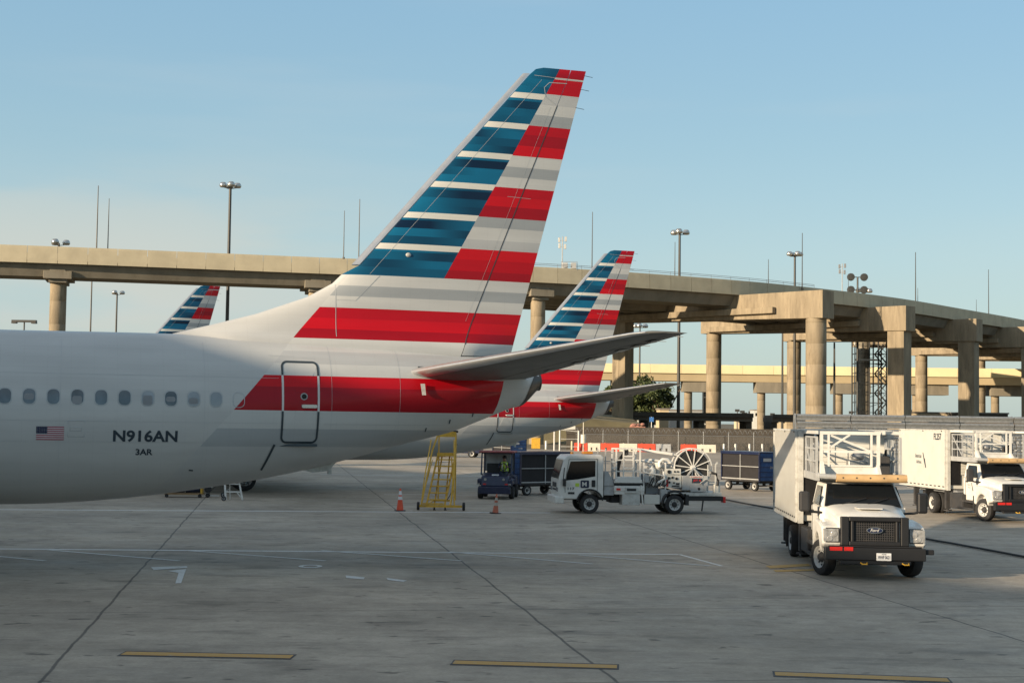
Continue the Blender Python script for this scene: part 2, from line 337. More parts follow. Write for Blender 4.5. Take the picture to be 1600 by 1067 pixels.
M['mk_yellow'] = paint_mat('worn_yellow_marking', (.48, .28, .075), .34); M['mk_black'] = paint_mat('worn_black_marking', (.055, .055, .055), .25)
M['mk_yellow2'] = paint_mat('faded_yellow_marking', (.46, .29, .08), .35)
def strip(mb, a, b, w_, z, n=1, mi=0):
    a = Vector((a[0], a[1], 0)); b = Vector((b[0], b[1], 0)); d = (b - a).normalized(); s = Vector((-d.y, d.x, 0)) * w_ / 2
    mb.add([a - s + Vector((0, 0, z)), b - s + Vector((0, 0, z)), b + s + Vector((0, 0, z)), a + s + Vector((0, 0, z))], [(0, 1, 2, 3)], mi)
def G2(x, y): p = gr(x, y); return (p.x, p.y)
mk = MB(); strip(mk, G2(-150, 795), G2(860, 801), .26, .004); strip(mk, (-20, 38.0), G2(1060, 866), .20, .004); strip(mk, G2(1062, 866), G2(1128, 884), .10, .004)
strip(mk, G2(600, 772), G2(1400, 779), .12, .004)
strip(mk, G2(860, 833), G2(860, 833.2), .1, .004)
struct(mk.build('lane_line', 'mk_white'))
mk = MB()
for a, b in (((-130, 857), (70, 876)), ((75, 859), (280, 876)), ((292, 860), (508, 876)), ((502, 860), (720, 876)), ((702, 862), (925, 881)), ((905, 867), (1110, 884))): strip(mk, G2(*a), G2(*b), .14, .008)
struct(mk.build('hatch_marking', 'mk_white2'))
for x0, y0, x1, y1 in ((193, 1020.5, 456, 1026), (709, 1034.5, 964, 1041.5), (1211, 1052.5, 1482, 1062.5)):
    a, b = Vector(G2(x0, y0)), Vector(G2(x1, y1)); d = (b - a).normalized()
    m2 = MB(); strip(m2, a - d * .03, b + d * .03, .48, .004, mi=0); struct(m2.build('dash_border_marking', 'mk_black'))
    m2 = MB(); strip(m2, a, b, .30, .008, mi=0); struct(m2.build('yellow_dash_marking', 'mk_yellow'))
mk = MB()
def poly(mb, pts, z=.008):
    v = [gr(x, y) for x, y in pts]; mb.add([(p.x, p.y, z) for p in v], [tuple(range(len(v)))])
poly(mk, [(236, 886), (292, 884.5), (293, 887), (240, 890.5)]); poly(mk, [(262, 892), (291, 889), (283, 911), (274, 911.5), (279, 895)])
c = gr(485, 884.7)
for k in range(20):
    a0, a1 = 2 * math.pi * k / 20, 2 * math.pi * (k + 1) / 20
    mk.add([(c.x + .28 * math.cos(a0), c.y + .36 * math.sin(a0), .008), (c.x + .28 * math.cos(a1), c.y + .36 * math.sin(a1), .008), (c.x + .17 * math.cos(a1), c.y + .20 * math.sin(a1), .008), (c.x + .17 * math.cos(a0), c.y + .20 * math.sin(a0), .008)], [(0, 1, 2, 3)])
poly(mk, [(540, 899), (570, 902), (568, 905), (541, 903)]); poly(mk, [(604, 903), (636, 907), (630, 909), (606, 906)])
struct(mk.build('stand_number_marking', 'mk_white2'))
mk = MB(); poly(mk, [(1196, 884), (1262, 880.5), (1268, 884), (1203, 888)]); poly(mk, [(1208, 890.5), (1275, 889), (1275, 891.5), (1212, 893.5)])
struct(mk.build('faded_yellow_marking', 'mk_yellow2'))
mk = MB()
for y, x0, x1 in ((729.5, 560, 1400), (741, 500, 860), (752, 1120, 1210)): strip(mk, G2(x0, y), G2(x1, y + (x1 - x0) * .012), .25, .004)
struct(mk.build('taxi_line', 'mk_white2'))

# ------------------------------------------------------------------ unseen terminal added behind and left of camera, roofline shaped to shade the apron
_ca, _sa = math.sin(R(62)), math.cos(R(62))
def ap(a, p): return (_ca * a + _sa * p, _sa * a - _ca * p)      # plan coordinates of the shadow's edge on the ground
TH_ = 18.0; RUN = TH_ / math.tan(R(SUN_EL))
edge = [Vector((*ap(a_, -p_), 0)) - Vector((math.sin(R(SUN_AZ)), math.cos(R(SUN_AZ)), 0)) * RUN for p_, a_ in ((-60, 26), (15, 26), (27, 25), (33, 30.5), (44, 37), (58, 42), (75, 42), (120, 38), (230, 38))]
def terminal():
    t = thing('unseen_terminal', 'unseen long beige terminal with window bands, roofline shaped to shade the apron', 'terminal', (0, 0, 0))
    front = edge; dep = Vector((-math.sin(R(SUN_AZ)), -math.cos(R(SUN_AZ)), 0)) * 22
    wl = MB(); rf = MB(); Z = Vector((0, 0, 1))
    for a, b in zip(front[:-1], front[1:]):
        wl.add([a, b, b + Z * TH_, a + Z * TH_], [(0, 1, 2, 3)]); wl.add([a + dep, b + dep, b + dep + Z * TH_, a + dep + Z * TH_], [(3, 2, 1, 0)])
        rf.add([a + Z * TH_, b + Z * TH_, b + dep + Z * TH_, a + dep + Z * TH_], [(0, 1, 2, 3)])
        d = (b - a); n = int(d.length / 4) + 1; o = -dep.normalized() * .05
        for lv in (3.4, 8.6):
            gl = MB()
            for k in range(n):
                p, q = a + d * ((k + .08) / n) + o, a + d * ((k + .92) / n) + o
                gl.add([p + Z * lv, q + Z * lv, q + Z * (lv + 3.2), p + Z * (lv + 3.2)], [(0, 1, 2, 3)])
            gl.build('window_band', 'glass', t)
    for e in (front[0], front[-1]): wl.add([e, e + dep, e + dep + Z * TH_, e + Z * TH_], [(0, 1, 2, 3)])
    wl.build('wall', 'beige', t); rf.build('roof', 'roofm', t)
terminal()

# ------------------------------------------------------------------ airliner
def N_math(N, LK):
    def mth(op, a, b_=None, c=None):
        n = N.new('ShaderNodeMath'); n.operation = op
        for i, v in enumerate((a, b_, c)):
            if v is None: continue
            if isinstance(v, (int, float)): n.inputs[i].default_value = v
            else: LK(v, n.inputs[i])
        return n.outputs[0]
    return mth
RED = (.46, .001, .009); RED2 = (.34, .001, .009); RED3 = (.56, .002, .009)
LG = (.54, .54, .52); MG = (.45, .455, .45); DG = (.33, .35, .36)
def livery():
    m, t, b = newmat('airliner_livery'); N = t.nodes; LK = t.links.new; mth = N_math(N, LK)
    tc = N.new('ShaderNodeTexCoord'); sp = N.new('ShaderNodeSeparateXYZ'); LK(tc.outputs['Object'], sp.inputs[0]); u, w_ = sp.outputs['X'], sp.outputs['Z']
    def ramp(lo, hi, bands):          # bands: (bottom height, colour) ascending
        r = N.new('ShaderNodeValToRGB'); cr = r.color_ramp; cr.interpolation = 'CONSTANT'
        while len(cr.elements) > 1: cr.elements.remove(cr.elements[-1])
        cr.elements[0].position = 0; cr.elements[0].color = (*bands[0][1], 1)
        for z, c in bands[1:]:
            e = cr.elements.new((z - lo) / (hi - lo)); e.color = (*c, 1)
        LK(mth('DIVIDE', mth('SUBTRACT', w_, lo), hi - lo), r.inputs['Fac']); return r.outputs['Color']
    A_ = ramp(7.06, 12.9, [(7.06, RED2), (7.28, RED), (7.58, RED3), (7.855, MG), (8.09, LG), (8.42, DG), (8.69, RED2), (8.98, RED3), (9.25, RED), (9.49, LG), (9.77, DG), (10.04, LG), (10.33, RED3), (10.60, RED2), (10.9, RED), (11.16, DG), (11.45, LG), (11.73, MG), (12.02, RED), (12.44, LG), (12.475, RED2)])
    B_ = ramp(1.3, 7.06, [(1.3, (.48, .485, .48)), (2.80, (.45, .46, .455)), (2.805, (.38, .395, .40)), (3.22, LG), (3.66, RED2), (4.22, RED3), (4.49, LG), (4.78, MG), (5.10, LG), (5.425, RED2), (5.68, RED3), (5.95, RED), (6.215, LG), (6.50, DG), (6.77, LG)])
    # blue field: flat sub-bands that fade along the chord
    ph = mth('SUBTRACT', w_, 7.08); k = mth('FLOOR', mth('DIVIDE', ph, .205)); cv = N.new('ShaderNodeCombineXYZ'); LK(mth('MULTIPLY', u, .42), cv.inputs[0]); LK(mth('MULTIPLY', k, 5.37), cv.inputs[1])
    nz = N.new('ShaderNodeTexNoise'); nz.noise_dimensions = '2D'; nz.inputs['Scale'].default_value = 1.0; nz.inputs['Detail'].default_value = 0; LK(cv.outputs[0], nz.inputs['Vector'])
    br = N.new('ShaderNodeValToRGB'); br.color_ramp.elements[0].position = .30; br.color_ramp.elements[0].color = (.001, .014, .042, 1); br.color_ramp.elements[1].position = .68; br.color_ramp.elements[1].color = (.004, .125, .24, 1)
    LK(nz.outputs['Fac'], br.inputs['Fac'])
    stripe = mth('GREATER_THAN', mth('MODULO', mth('ADD', mth('SUBTRACT', w_, 7.75), .8235 * 4), .8235), .6735)
    stripe = mth('GREATER_THAN', mth('MODULO', mth('SUBTRACT', w_, 7.0765), .8235), .672)
    def mix(f, a, b_):
        n = N.new('ShaderNodeMix'); n.data_type = 'RGBA'; LK(f, n.inputs['Factor'])
        for s_, v in (('A', a), ('B', b_)):
            if isinstance(v, tuple): n.inputs[s_].default_value = (*v, 1)
            else: LK(v, n.inputs[s_])
        return n.outputs['Result']
    top = mth('GREATER_THAN', w_, 7.07)
    blue = mix(mth('MULTIPLY', stripe, mth('LESS_THAN', w_, 12.3)), br.outputs['Color'], (.66, .64, .58))
    udiv = mth('MULTIPLY_ADD', w_, -.5467, -.43 + 12.75 * .5467)
    isb = mth('GREATER_THAN', u, udiv)
    up = mix(isb, A_, blue)
    uedge = mth('MULTIPLY_ADD', w_, -.86, 5.86 + 6.21 * .86)
    WH = (.50, .50, .485)
    low = mix(mth('GREATER_THAN', u, uedge), B_, WH)
    tw = mth('MULTIPLY', mth('LESS_THAN', u, mth('MULTIPLY_ADD', w_, -.21, 1.36 + 3.68 * .21)), mth('LESS_THAN', w_, 4.9))
    low = mix(tw, low, (.50, .50, .485))
    col = mix(top, low, up)
    # light soiling streaks
    mp = N.new('ShaderNodeMapping'); mp.inputs['Scale'].default_value = (.35, 1, 2.2); LK(tc.outputs['Object'], mp.inputs['Vector'])
    n2 = N.new('ShaderNodeTexNoise'); n2.inputs['Scale'].default_value = 1.4; n2.inputs['Detail'].default_value = 8; LK(mp.outputs[0], n2.inputs['Vector'])
    mr = N.new('ShaderNodeMapRange'); mr.inputs['From Min'].default_value = .3; mr.inputs['From Max'].default_value = .7; mr.inputs['To Min'].default_value = .93; mr.inputs['To Max'].default_value = 1.04; LK(n2.outputs['Fac'], mr.inputs['Value'])
    sc = N.new('ShaderNodeVectorMath'); sc.operation = 'SCALE'; LK(col, sc.inputs[0]); LK(mr.outputs[0], sc.inputs['Scale'])
    # fasteners: faint rivet rows every half metre along and around the shell
    fr_ = mth('LESS_THAN', mth('PINGPONG', u, .254), .006); ln_ = mth('LESS_THAN', mth('PINGPONG', w_, .12), .006)
    rv = mth('MAXIMUM', mth('MULTIPLY', fr_, mth('LESS_THAN', mth('PINGPONG', w_, .016), .008)), mth('MULTIPLY', ln_, mth('LESS_THAN', mth('PINGPONG', u, .016), .008)))
    sc2 = N.new('ShaderNodeVectorMath'); sc2.operation = 'SCALE'; LK(sc.outputs[0], sc2.inputs[0]); LK(mth('SUBTRACT', 1.0, mth('MULTIPLY', rv, .09)), sc2.inputs['Scale']); sc = sc2
    LK(sc.outputs[0], b.inputs['Base Color']); b.inputs['Roughness'].default_value = .42; b.inputs['Specular IOR Level'].default_value = .2
    b.inputs['Coat Weight'].default_value = .2; b.inputs['Coat Roughness'].default_value = .10
    n3 = N.new('ShaderNodeTexNoise'); n3.inputs['Scale'].default_value = 1.1; n3.inputs['Detail'].default_value = 2; LK(tc.outputs['Object'], n3.inputs['Vector'])
    bp = N.new('ShaderNodeBump'); bp.inputs['Strength'].default_value = .12; bp.inputs['Distance'].default_value = .04; LK(n3.outputs['Fac'], bp.inputs['Height']); LK(bp.outputs[0], b.inputs['Normal']); LK(bp.outputs[0], b.inputs['Coat Normal'])
    return m
M['livery'] = livery()
M['le'] = mat('bare_leading_edge', (.50, .51, .52), .3, metal=.7, var=.1, scale=4)
M['stab'] = mat('stabiliser_grey_paint', (.135, .135, .125), .5, metal=.0, var=.12, scale=2, coat=.05, dirt=(2, .5, (.18, .17, .15)))
M['seam'] = mat('panel_seam', (.20, .21, .22), .6)
M['seamdark'] = mat('hinge_gap', (.05, .05, .055), .6)
M['seamlight'] = mat('faint_panel_seam', (.42, .44, .445), .5)
M['outline'] = mat('door_outline_dark', (.035, .05, .06), .5); M['outline_w'] = mat('door_outline_light', (.62, .60, .58), .5)
M['pane'] = mat('cabin_pane', (.10, .125, .14), .12, var=.5, scale=2.2, coat=.6)
M['pane_sh'] = mat('cabin_pane_shade_down', (.27, .30, .32), .25, var=.2, scale=2, coat=.6)
M['winframe'] = mat('cabin_window_frame', (.40, .42, .42), .4)
M['flag_r'] = mat('flag_red', (.30, .03, .06), .5, var=.05); M['flag_w'] = mat('flag_white', (.55, .52, .52), .5, var=.05); M['flag_b'] = mat('flag_blue', (.012, .02, .06), .5, var=.05)
M['exh'] = mat('exhaust_metal', (.09, .085, .08), .4, metal=.6, var=.3)

TOPP = [(.1, 4.72), (.5, 4.95), (.8, 5.08), (1.5, 5.16), (2.5, 5.22), (4, 5.30), (5.5, 5.37), (6.5, 5.41), (8, 5.45), (9.5, 5.47), (13, 5.45), (34.0, 5.45), (35.5, 5.25), (36.7, 4.75), (37.6, 4.05), (38.5, 3.6), (39.3, 3.15), (39.5, 2.9)]
BOTP = [(.1, 4.3), (.5, 3.90), (.8, 3.82), (1.2, 3.66), (1.8, 3.42), (2.36, 3.20), (3, 3.03), (3.94, 2.79), (4.9, 2.52), (6.1, 2.22), (7.27, 1.98), (8.65, 1.76), (9.6, 1.63), (11, 1.49), (12.3, 1.42), (13.2, 1.41), (34.5, 1.41), (36, 1.5), (37.5, 1.75), (38.6, 2.1), (39.3, 2.5), (39.5, 2.7)]
HWP = [(.1, .25), (.5, .42), (1, .58), (2, .86), (3, 1.06), (4, 1.24), (6, 1.52), (8, 1.70), (10, 1.81), (12, 1.87), (13.5, 1.88), (34.5, 1.88), (36, 1.7), (37.5, 1.35), (38.6, .9), (39.3, .4), (39.5, .15)]
def interp(tb, x):
    if x <= tb[0][0]: return tb[0][1]
    for i, ((a, p), (b, q)) in enumerate(zip(tb[:-1], tb[1:])):
        if x <= b:
            t = (x - a) / (b - a)
            sl = (q - p) / (b - a); s0 = sl if i == 0 else ((p - tb[i - 1][1]) / (a - tb[i - 1][0]) + sl) / 2
            s1 = sl if i + 2 >= len(tb) else ((tb[i + 2][1] - q) / (tb[i + 2][0] - b) + sl) / 2
            h = b - a; return p * (2 * t ** 3 - 3 * t ** 2 + 1) + s0 * h * (t ** 3 - 2 * t * t + t) + q * (3 * t * t - 2 * t ** 3) + s1 * h * (t ** 3 - t * t)
    return tb[-1][1]
def fus_y(u, z):
    a, b = interp(TOPP, u), interp(BOTP, u); c, h = (a + b) / 2, (a - b) / 2; q = 1 - ((z - c) / h) ** 2
    return interp(HWP, u) * math.sqrt(max(q, 0))
HW = 1.9
LEP = [(4.9, 9.9), (5.48, 9.34), (5.72, 8.44), (6.02, 7.37), (6.48, 6.12), (6.84, 5.5), (7.33, 5.02), (8.5, 4.02), (10, 2.75), (12.54, .59), (12.68, .44), (12.74, .22)]
def fin_le(w_): 
    for (a, p), (b, q) in zip(LEP[:-1], LEP[1:]):
        if w_ <= b: return p + (q - p) * max(0, (w_ - a) / (b - a))
    return LEP[-1][1]
def fin_te(w_): return .77 - (w_ - 5.38) * .2626
def hinge(w_): return -.50 + (12.15 - w_) * .3935
def naca(x): return 5 * (.2969 * math.sqrt(max(x, 0)) - .126 * x - .3516 * x * x + .2843 * x ** 3 - .1036 * x ** 4)
def fin_y(u, w_):
    le = fin_le(w_); te = fin_te(w_); main = 5.9 - (w_ - 5.38) * .60; t = .10 * main
    x = min(1, max(0, (le - u) / (le - te)))
    fl = .34 * math.exp(-max(0, w_ - 5.35) / .28) * min(1, x * 6) * max(0, min(1, (u - te) / 1.2))
    return t * naca(x ** .85) * (1 if w_ < 12.6 else max(.05, 1 - (w_ - 12.6) / .15)) + fl
def roundrect(u0, u1, w0, w1, r, n=6):
    P_ = []
    for cx, cy, a0 in ((u1 - r, w1 - r, 0), (u0 + r, w1 - r, 90), (u0 + r, w0 + r, 180), (u1 - r, w0 + r, 270)):
        for k in range(n + 1):
            a = R(a0 + 90 * k / n); P_.append((cx + r * math.cos(a), cy + r * math.sin(a)))
    return P_
def on_fus(p, off, side=1): u, z = p; return (u, side * (fus_y(u, z) + off), z)
def fillpoly(mb, pts, off, mi=0, side=1):
    c = (sum(p[0] for p in pts) / len(pts), sum(p[1] for p in pts) / len(pts)); n = len(pts); K = 4
    rings = [[on_fus((c[0] + (p[0] - c[0]) * k / K, c[1] + (p[1] - c[1]) * k / K), off, side) for p in pts] for k in range(1, K + 1)]
    mb.loft(rings, mi, False); mb.add([on_fus(c, off, side)] + rings[0], [(0, 1 + i, 1 + (i + 1) % n) for i in range(n)], mi, True)
def ringpoly(mb, outer, inner, off, mi=0, side=1):
    mb.loft([[on_fus(p, off, side) for p in outer], [on_fus(p, off + .004, side) for p in inner]], mi, False)
def ribbon(mb, pts, wd, off=.003, fn=None, mi=0, sub=8):
    fn = fn or (lambda u, z: fus_y(u, z)); P_ = []
    for (a, b), (c, d) in zip(pts[:-1], pts[1:]):
        for k in range(sub): t = k / sub; P_.append((a + (c - a) * t, b + (d - b) * t))
    P_.append(pts[-1]); L_ = []
    for i, p in enumerate(P_):
        q, r = P_[max(0, i - 1)], P_[min(len(P_) - 1, i + 1)]; dx, dy = r[0] - q[0], r[1] - q[1]; l = math.hypot(dx, dy) or 1; nx, ny = -dy / l * wd / 2, dx / l * wd / 2
        L_.append([(p[0] + s * nx, p[1] + s * ny) for s in (-1, 1)])
    v = [(a, fn(a, b) + off, b) for pr in L_ for a, b in pr]
    mb.add(v, [(2 * i, 2 * i + 1, 2 * i + 3, 2 * i + 2) for i in range(len(P_) - 1)], mi, True)

def airplane():
    t = thing('airliner', 'near white airliner with striped red and blue tail and door outline', 'airplane', (.75, 38.16, 0), math.pi + R(17.5), 'airliners with striped tails')
    # fuselage
    us = [.1, .3, .5, .65, .8, 1, 1.25] + [1.5 + .25 * k for k in range(46)] + [13.2 + 1.5 * k for k in range(14)] + [34.3, 35, 35.7, 36.3, 36.9, 37.5, 38, 38.4, 38.8, 39.1, 39.3, 39.45]
    us = sorted(set(us)); rings = []; n = 72
    for u in us:
        a, b = interp(TOPP, u), interp(BOTP, u); c, h = (a + b) / 2, (a - b) / 2; hw = interp(HWP, u)
        rings.append([(u - (0 if u > .9 else (a - (c + h * math.sin(2 * math.pi * i / n))) * 0), hw * math.cos(2 * math.pi * i / n), c + h * math.sin(2 * math.pi * i / n)) for i in range(n)])
    fb = MB(); fb.loft(rings, 0, True); fb.build('fuselage', 'livery', t)
    # exhaust outlet of the tail cone
    ex = MB(); ex.lathe([(.22, .16), (.22, .03), (.18, .03), (.17, .12), (.0, .12)], (.0, 0, 4.50), 'x', 20); ex.build('exhaust_outlet', 'exh', t)
    # dark open end of the tail cone, cut back along its underside
    ex = MB(); NA, NU = 40, 6
    rows = []
    for i in range(NA + 1):
        a_ = R(-215 + 250 * i / NA); row = []
        top_, bot_ = interp(TOPP, .1), interp(BOTP, .1); lim = .16 + .42 * (1 - math.sin(a_)) / 2
        for k in range(NU + 1):
            u = .085 + (lim - .085) * k / NU; A1_, B1_ = interp(TOPP, u), interp(BOTP, u); row.append((u, (interp(HWP, u) + .008) * math.cos(a_), (A1_ + B1_) / 2 + ((A1_ - B1_) / 2 + .008) * math.sin(a_)))
        rows.append(row)
    ex.loft(rows, 0, False, True, False); ex.build('exhaust_shroud', 'exh', t)
    # fin, leading edge, rudder
    ws = [5.0, 5.12, 5.25, 5.4, 5.48, 5.55, 5.63, 5.72, 5.82, 5.92, 6.02, 6.15, 6.3, 6.48, 6.66, 6.84, 7.08, 7.33] + [7.6 + .35 * k for k in range(15)] + [12.54, 12.62, 12.68, 12.74]
    def grid(f0, f1, nu, name, m_, par, w0=0, w1=99, off=0, cap=True):
        g_ = MB(); W = [x for x in ws if w0 <= x <= w1]; rows = []
        for w_ in W:
            a, b = f0(w_), f1(w_); s_ = [a + (b - a) * ((k / nu) ** (1.6 if name != 'rudder' else 1)) for k in range(nu + 1)]
            row = [(x, fin_y(x, w_) + off, w_) for x in s_] + [(x, -fin_y(x, w_) - off, w_) for x in reversed(s_)]
            rows.append(row)
        g_.loft(rows, 0, cap, True, True); return g_.build(name, m_, par)
    lw = lambda w_: .26 if w_ > 7.2 else .26
    fin = grid(lambda w_: fin_le(w_) - (.0 if w_ < 7.3 else .2), lambda w_: hinge(w_), 16, 'vertical_stabilizer', 'livery', t)
    grid(lambda w_: fin_le(w_), lambda w_: fin_le(w_) - .17, 5, 'leading_edge', 'le', fin, 7.3, 12.6, .004)
    ru = grid(lambda w_: hinge(w_) - .018, fin_te, 6, 'rudder', 'livery', t, 5.1, 12.75)
    for z in (12.62, 12.25, 11.75): sw = MB(); sw.cyl((fin_te(z) + .02, 0, z), (fin_te(z) - .22, 0, z - .03), .007, n=5); sw.build('static_wick', 'black', ru)
    sm = MB(); fy = fin_y
    ribbon(sm, [(hinge(z) - .009, z) for z in (5.4, 6, 7, 8, 9, 10, 11, 11.75)], .022, .004, fy, 0, 4)
    sm.build('hinge_seam', 'seamdark', fin)
    sm = MB(); ribbon(sm, [(hinge(z) + .16, z) for z in (6, 7, 8, 9, 10, 11, 11.7)], .005, .004, fy, 0, 4)
    ribbon(sm, [(5.02 - (z - 7.33) * .85 - .62, z) for z in (7.1, 8, 9, 10, 11, 12, 12.4)], .007, .004, fy, 0, 4)
    ribbon(sm, [(-.62, 12.36), (-.12, 12.34), (.02, 12.2), (-.02, 11.95), (-.30, 11.78)], .016, .004, fy)
    ribbon(sm, [(.30, 12.5), (-1.1, 12.45)], .010, .004, fy)
    ribbon(sm, [(5.45, 6.9), (5.45, 6.1), (5.45, 5.5)], .014, .004, fy); ribbon(sm, [(5.45, 6.42), (4.95, 6.42), (4.35, 7.06)], .012, .004, fy)
    ribbon(sm, [(1.0, 9.27), (.35, 9.25)], .008, .004, fy); sm.build('panel_seam', 'seamlight', fin)
    b_ = MB(); b_.ball((3.62, fin_y(3.62, 7.62), 7.62), .07, sq=(1, .5, .8)); b_.build('antenna', 'offwhite', fin)
    # fuselage seams
    sm = MB()
    for z in (4.42, 3.36, 2.9): ribbon(sm, [(20, z), (13, z), (9, z), (7.0, z)], .006)
    for u in (8.72, 5.72, 4.0, 11.9): ribbon(sm, [(u, z) for z in (1.9 if u > 8 else 2.7, 2.6 if u > 8 else 3.0, 3.4, 4.2, 4.9, 5.25)], .006)
    ribbon(sm, [(5.9, 3.35), (4.0, 3.35), (2.7, 3.36)], .008); ribbon(sm, [(7.2, 4.97), (6.1, 4.92)], .012)
    sm.build('skin_seam', 'seamlight', t)
    sm = MB(); ribbon(sm, [(6.5, 5.40), (4.5, 5.28), (2.4, 5.18), (1.0, 5.08)], .014, .01); ribbon(sm, [(2.1, 5.17), (1.2, 5.06)], .04, .012)
    sm.build('fin_root_seam', 'seam', t)
    # rear door
    d0, d1, e0, e1 = 6.07, 6.88, 2.94, 4.80
    dr = MB(); fillpoly(dr, roundrect(d0, d1, e0, e1, .1), .004); door = dr.build('door', 'livery', t)
    ol = MB(); oo, ii = roundrect(d0 - .05, d1 + .05, e0 - .05, e1 + .05, .15, 6), roundrect(d0, d1, e0, e1, .1, 6)
    def dens(P_):
        o = []
        for a, b in zip(P_, P_[1:] + P_[:1]):
            k = max(1, int(math.hypot(b[0] - a[0], b[1] - a[1]) / .04)); o += [(a[0] + (b[0] - a[0]) * i / k, a[1] + (b[1] - a[1]) * i / k) for i in range(k)]
        return o
    N_ = len(oo)
    for i in range(N_):
        a, b, c, d = oo[i], oo[(i + 1) % N_], ii[(i + 1) % N_], ii[i]; K = max(1, int(math.hypot(b[0] - a[0], b[1] - a[1]) / .04))
        for k in range(K):
            f = lambda p, q, s_: (p[0] + (q[0] - p[0]) * s_, p[1] + (q[1] - p[1]) * s_)
            qd = [f(a, b, k / K), f(a, b, (k + 1) / K), f(d, c, (k + 1) / K), f(d, c, k / K)]; zc = sum(p[1] for p in qd) / 4
            ol.add([on_fus(p, .009) for p in qd], [(0, 1, 2, 3)], 1 if 3.66 < zc < 4.49 else 0, True)
    ol.build('outline', ['outline', 'outline_w'], door)
    h = MB(); u, z = 6.27, 3.77; y = fus_y(u, z)
    h.loft([[on_fus(p, .004 + .03 * k) for p in roundrect(u - .20 + .02 * k, u + .20 - .02 * k, z - .05 + .01 * k, z + .05 - .01 * k, .035 - .01 * k, 4)] for k in (0, 1)], 0, True); h.build('handle', 'alloy', door)
    h = MB(); h.lathe([(.085, -.01), (.085, .015), (.06, .018)], (6.40, fus_y(6.4, 4.0), 4.0), 'y', 18, 1); h.lathe([(.06, .014), (.0, .014)], (6.40, fus_y(6.4, 4.0), 4.0), 'y', 18, 0); h.build('peephole', ['glass', 'lgrey'], door)
    h = MB(); h.box(6.03, 6.92, fus_y(6.5, 2.86) - .08, fus_y(6.5, 2.86) + .05, 2.82, 2.875); h.build('sill', 'outline', door)
    # cabin windows
    pm = ['pane_sh', 'pane', 'pane', 'pane_sh', 'pane_sh', 'pane', 'pane', 'pane', 'pane', 'pane']
    for k in range(16):
        u = 8.46 + .5125 * k; fr_ = MB(); ringpoly(fr_, roundrect(u - .155, u + .155, 3.705, 4.085, .12), roundrect(u - .13, u + .13, 3.73, 4.06, .11), .001); o = fr_.build('cabin_window', 'winframe', t)
        pn = MB(); fillpoly(pn, roundrect(u - .13, u + .13, 3.73, 4.06, .11), .003); pn.build('pane', pm[(k * 7 + 3) % 10], o)
        if k in (1, 2, 3, 6, 8): sh = MB(); fillpoly(sh, roundrect(u - .10, u + .11, 3.74 + .04 * (k % 3), 3.9 + .02 * k % .1, .05), .005); sh.build('seat_back', 'grey', o)
    pl = MB(); ringpoly(pl, roundrect(7.80, 8.08, 3.71, 4.08, .12), roundrect(7.815, 8.065, 3.725, 4.065, .11), .001); pl.build('window_plug', 'seamlight', t)
    # registration
    def reg(name, body, u0, u1, z0, z1, m_='ink'):
        vs, fs = textmesh(body, z1 - z0, u0 - u1, .03); b__ = MB(); b__.add([on_fus((u0 - x, z0 + y_), .005) for x, y_ in vs], fs, 0); b__.build(name, m_, t)
    reg('registration_lettering', 'N916AN', 10.74, 9.31, 2.90, 3.17); reg('fleet_number_lettering', '3AR', 10.23, 9.85, 2.60, 2.745)
    fl = MB(); u0, u1, z0, z1 = 12.39, 11.80, 2.93, 3.23; sh = (z1 - z0) / 13
    def quad(a, b, c, d, off, mi):
        for k in range(4): fl.add([on_fus((a + (b - a) * i / 4, z), off) for i, z in ((k, c), (k + 1, c), (k + 1, d), (k, d))], [(0, 1, 2, 3)], mi)
    for k in range(13): quad(u0, u1, z0 + sh * k, z0 + sh * (k + 1), .004, 0 if k % 2 == 0 else 1)
    quad(u0, u0 - .235, z0 + sh * 6, z1, .007, 2)
    for r_ in range(5):
        for c_ in range(6):
            x, z = u0 - .02 - .039 * c_, z0 + sh * 6.6 + sh * 1.35 * r_; quad(x, x - .008, z, z + .008, .009, 1)
    fl.build('flag_marking', ['flag_r', 'flag_w', 'flag_b'], t)
    pl = MB(); ringpoly(pl, roundrect(11.35, 11.73, 3.0, 3.38, .02), roundrect(11.36, 11.72, 3.01, 3.37, .02), .001); ringpoly(pl, roundrect(11.42, 11.68, 3.13, 3.23, .01), roundrect(11.43, 11.67, 3.14, 3.22, .01), .001); pl.build('service_panel', 'seamlight', t)
    # rub strip, drains, static port
    dk = MB(); ribbon(dk, [(7.05, 2.86), (7.14, 2.62), (7.28, 2.24)], .055, .008)
    for u, z in ((2.61, 3.50), (3.22, 3.29), (1.99, 3.68)): ribbon(dk, [(u, z), (u, z - .10)], .035, .01)
    ribbon(dk, [(9.0, 2.25), (8.9, 2.24)], .035, .006); dk.build('drain_strip', 'outline', t)
    pt = MB(); pt.box(3.33, 3.5, fus_y(3.4, 4.75) - .03, fus_y(3.4, 4.75) + .012, 4.64, 4.80); pt.build('trim_slot', 'outline', t)
    pt = MB(); y = fus_y(3.4, 4.2) + .006; pt.add([(3.37, y + .01, 4.37), (3.48, y + .01, 4.37), (3.44, y + .035, 4.09), (3.34, y + .035, 4.09)], [(0, 1, 2, 3)]); pt.build('trim_index_plate', 'offwhite', t)
    sk = MB(); sk.hexa([(5.9, -.10, 2.16), (5.9, .10, 2.16), (5.5, .05, 2.20), (5.5, -.05, 2.20)][::-1], [(6.5, -.16, 2.3), (6.5, .16, 2.3), (5.25, .1, 2.5), (5.25, -.1, 2.5)][::-1]); sk.box(5.42, 5.52, -.04, .04, 2.12, 2.30); sk.build('tail_skid', 'offwhite', t, .01)
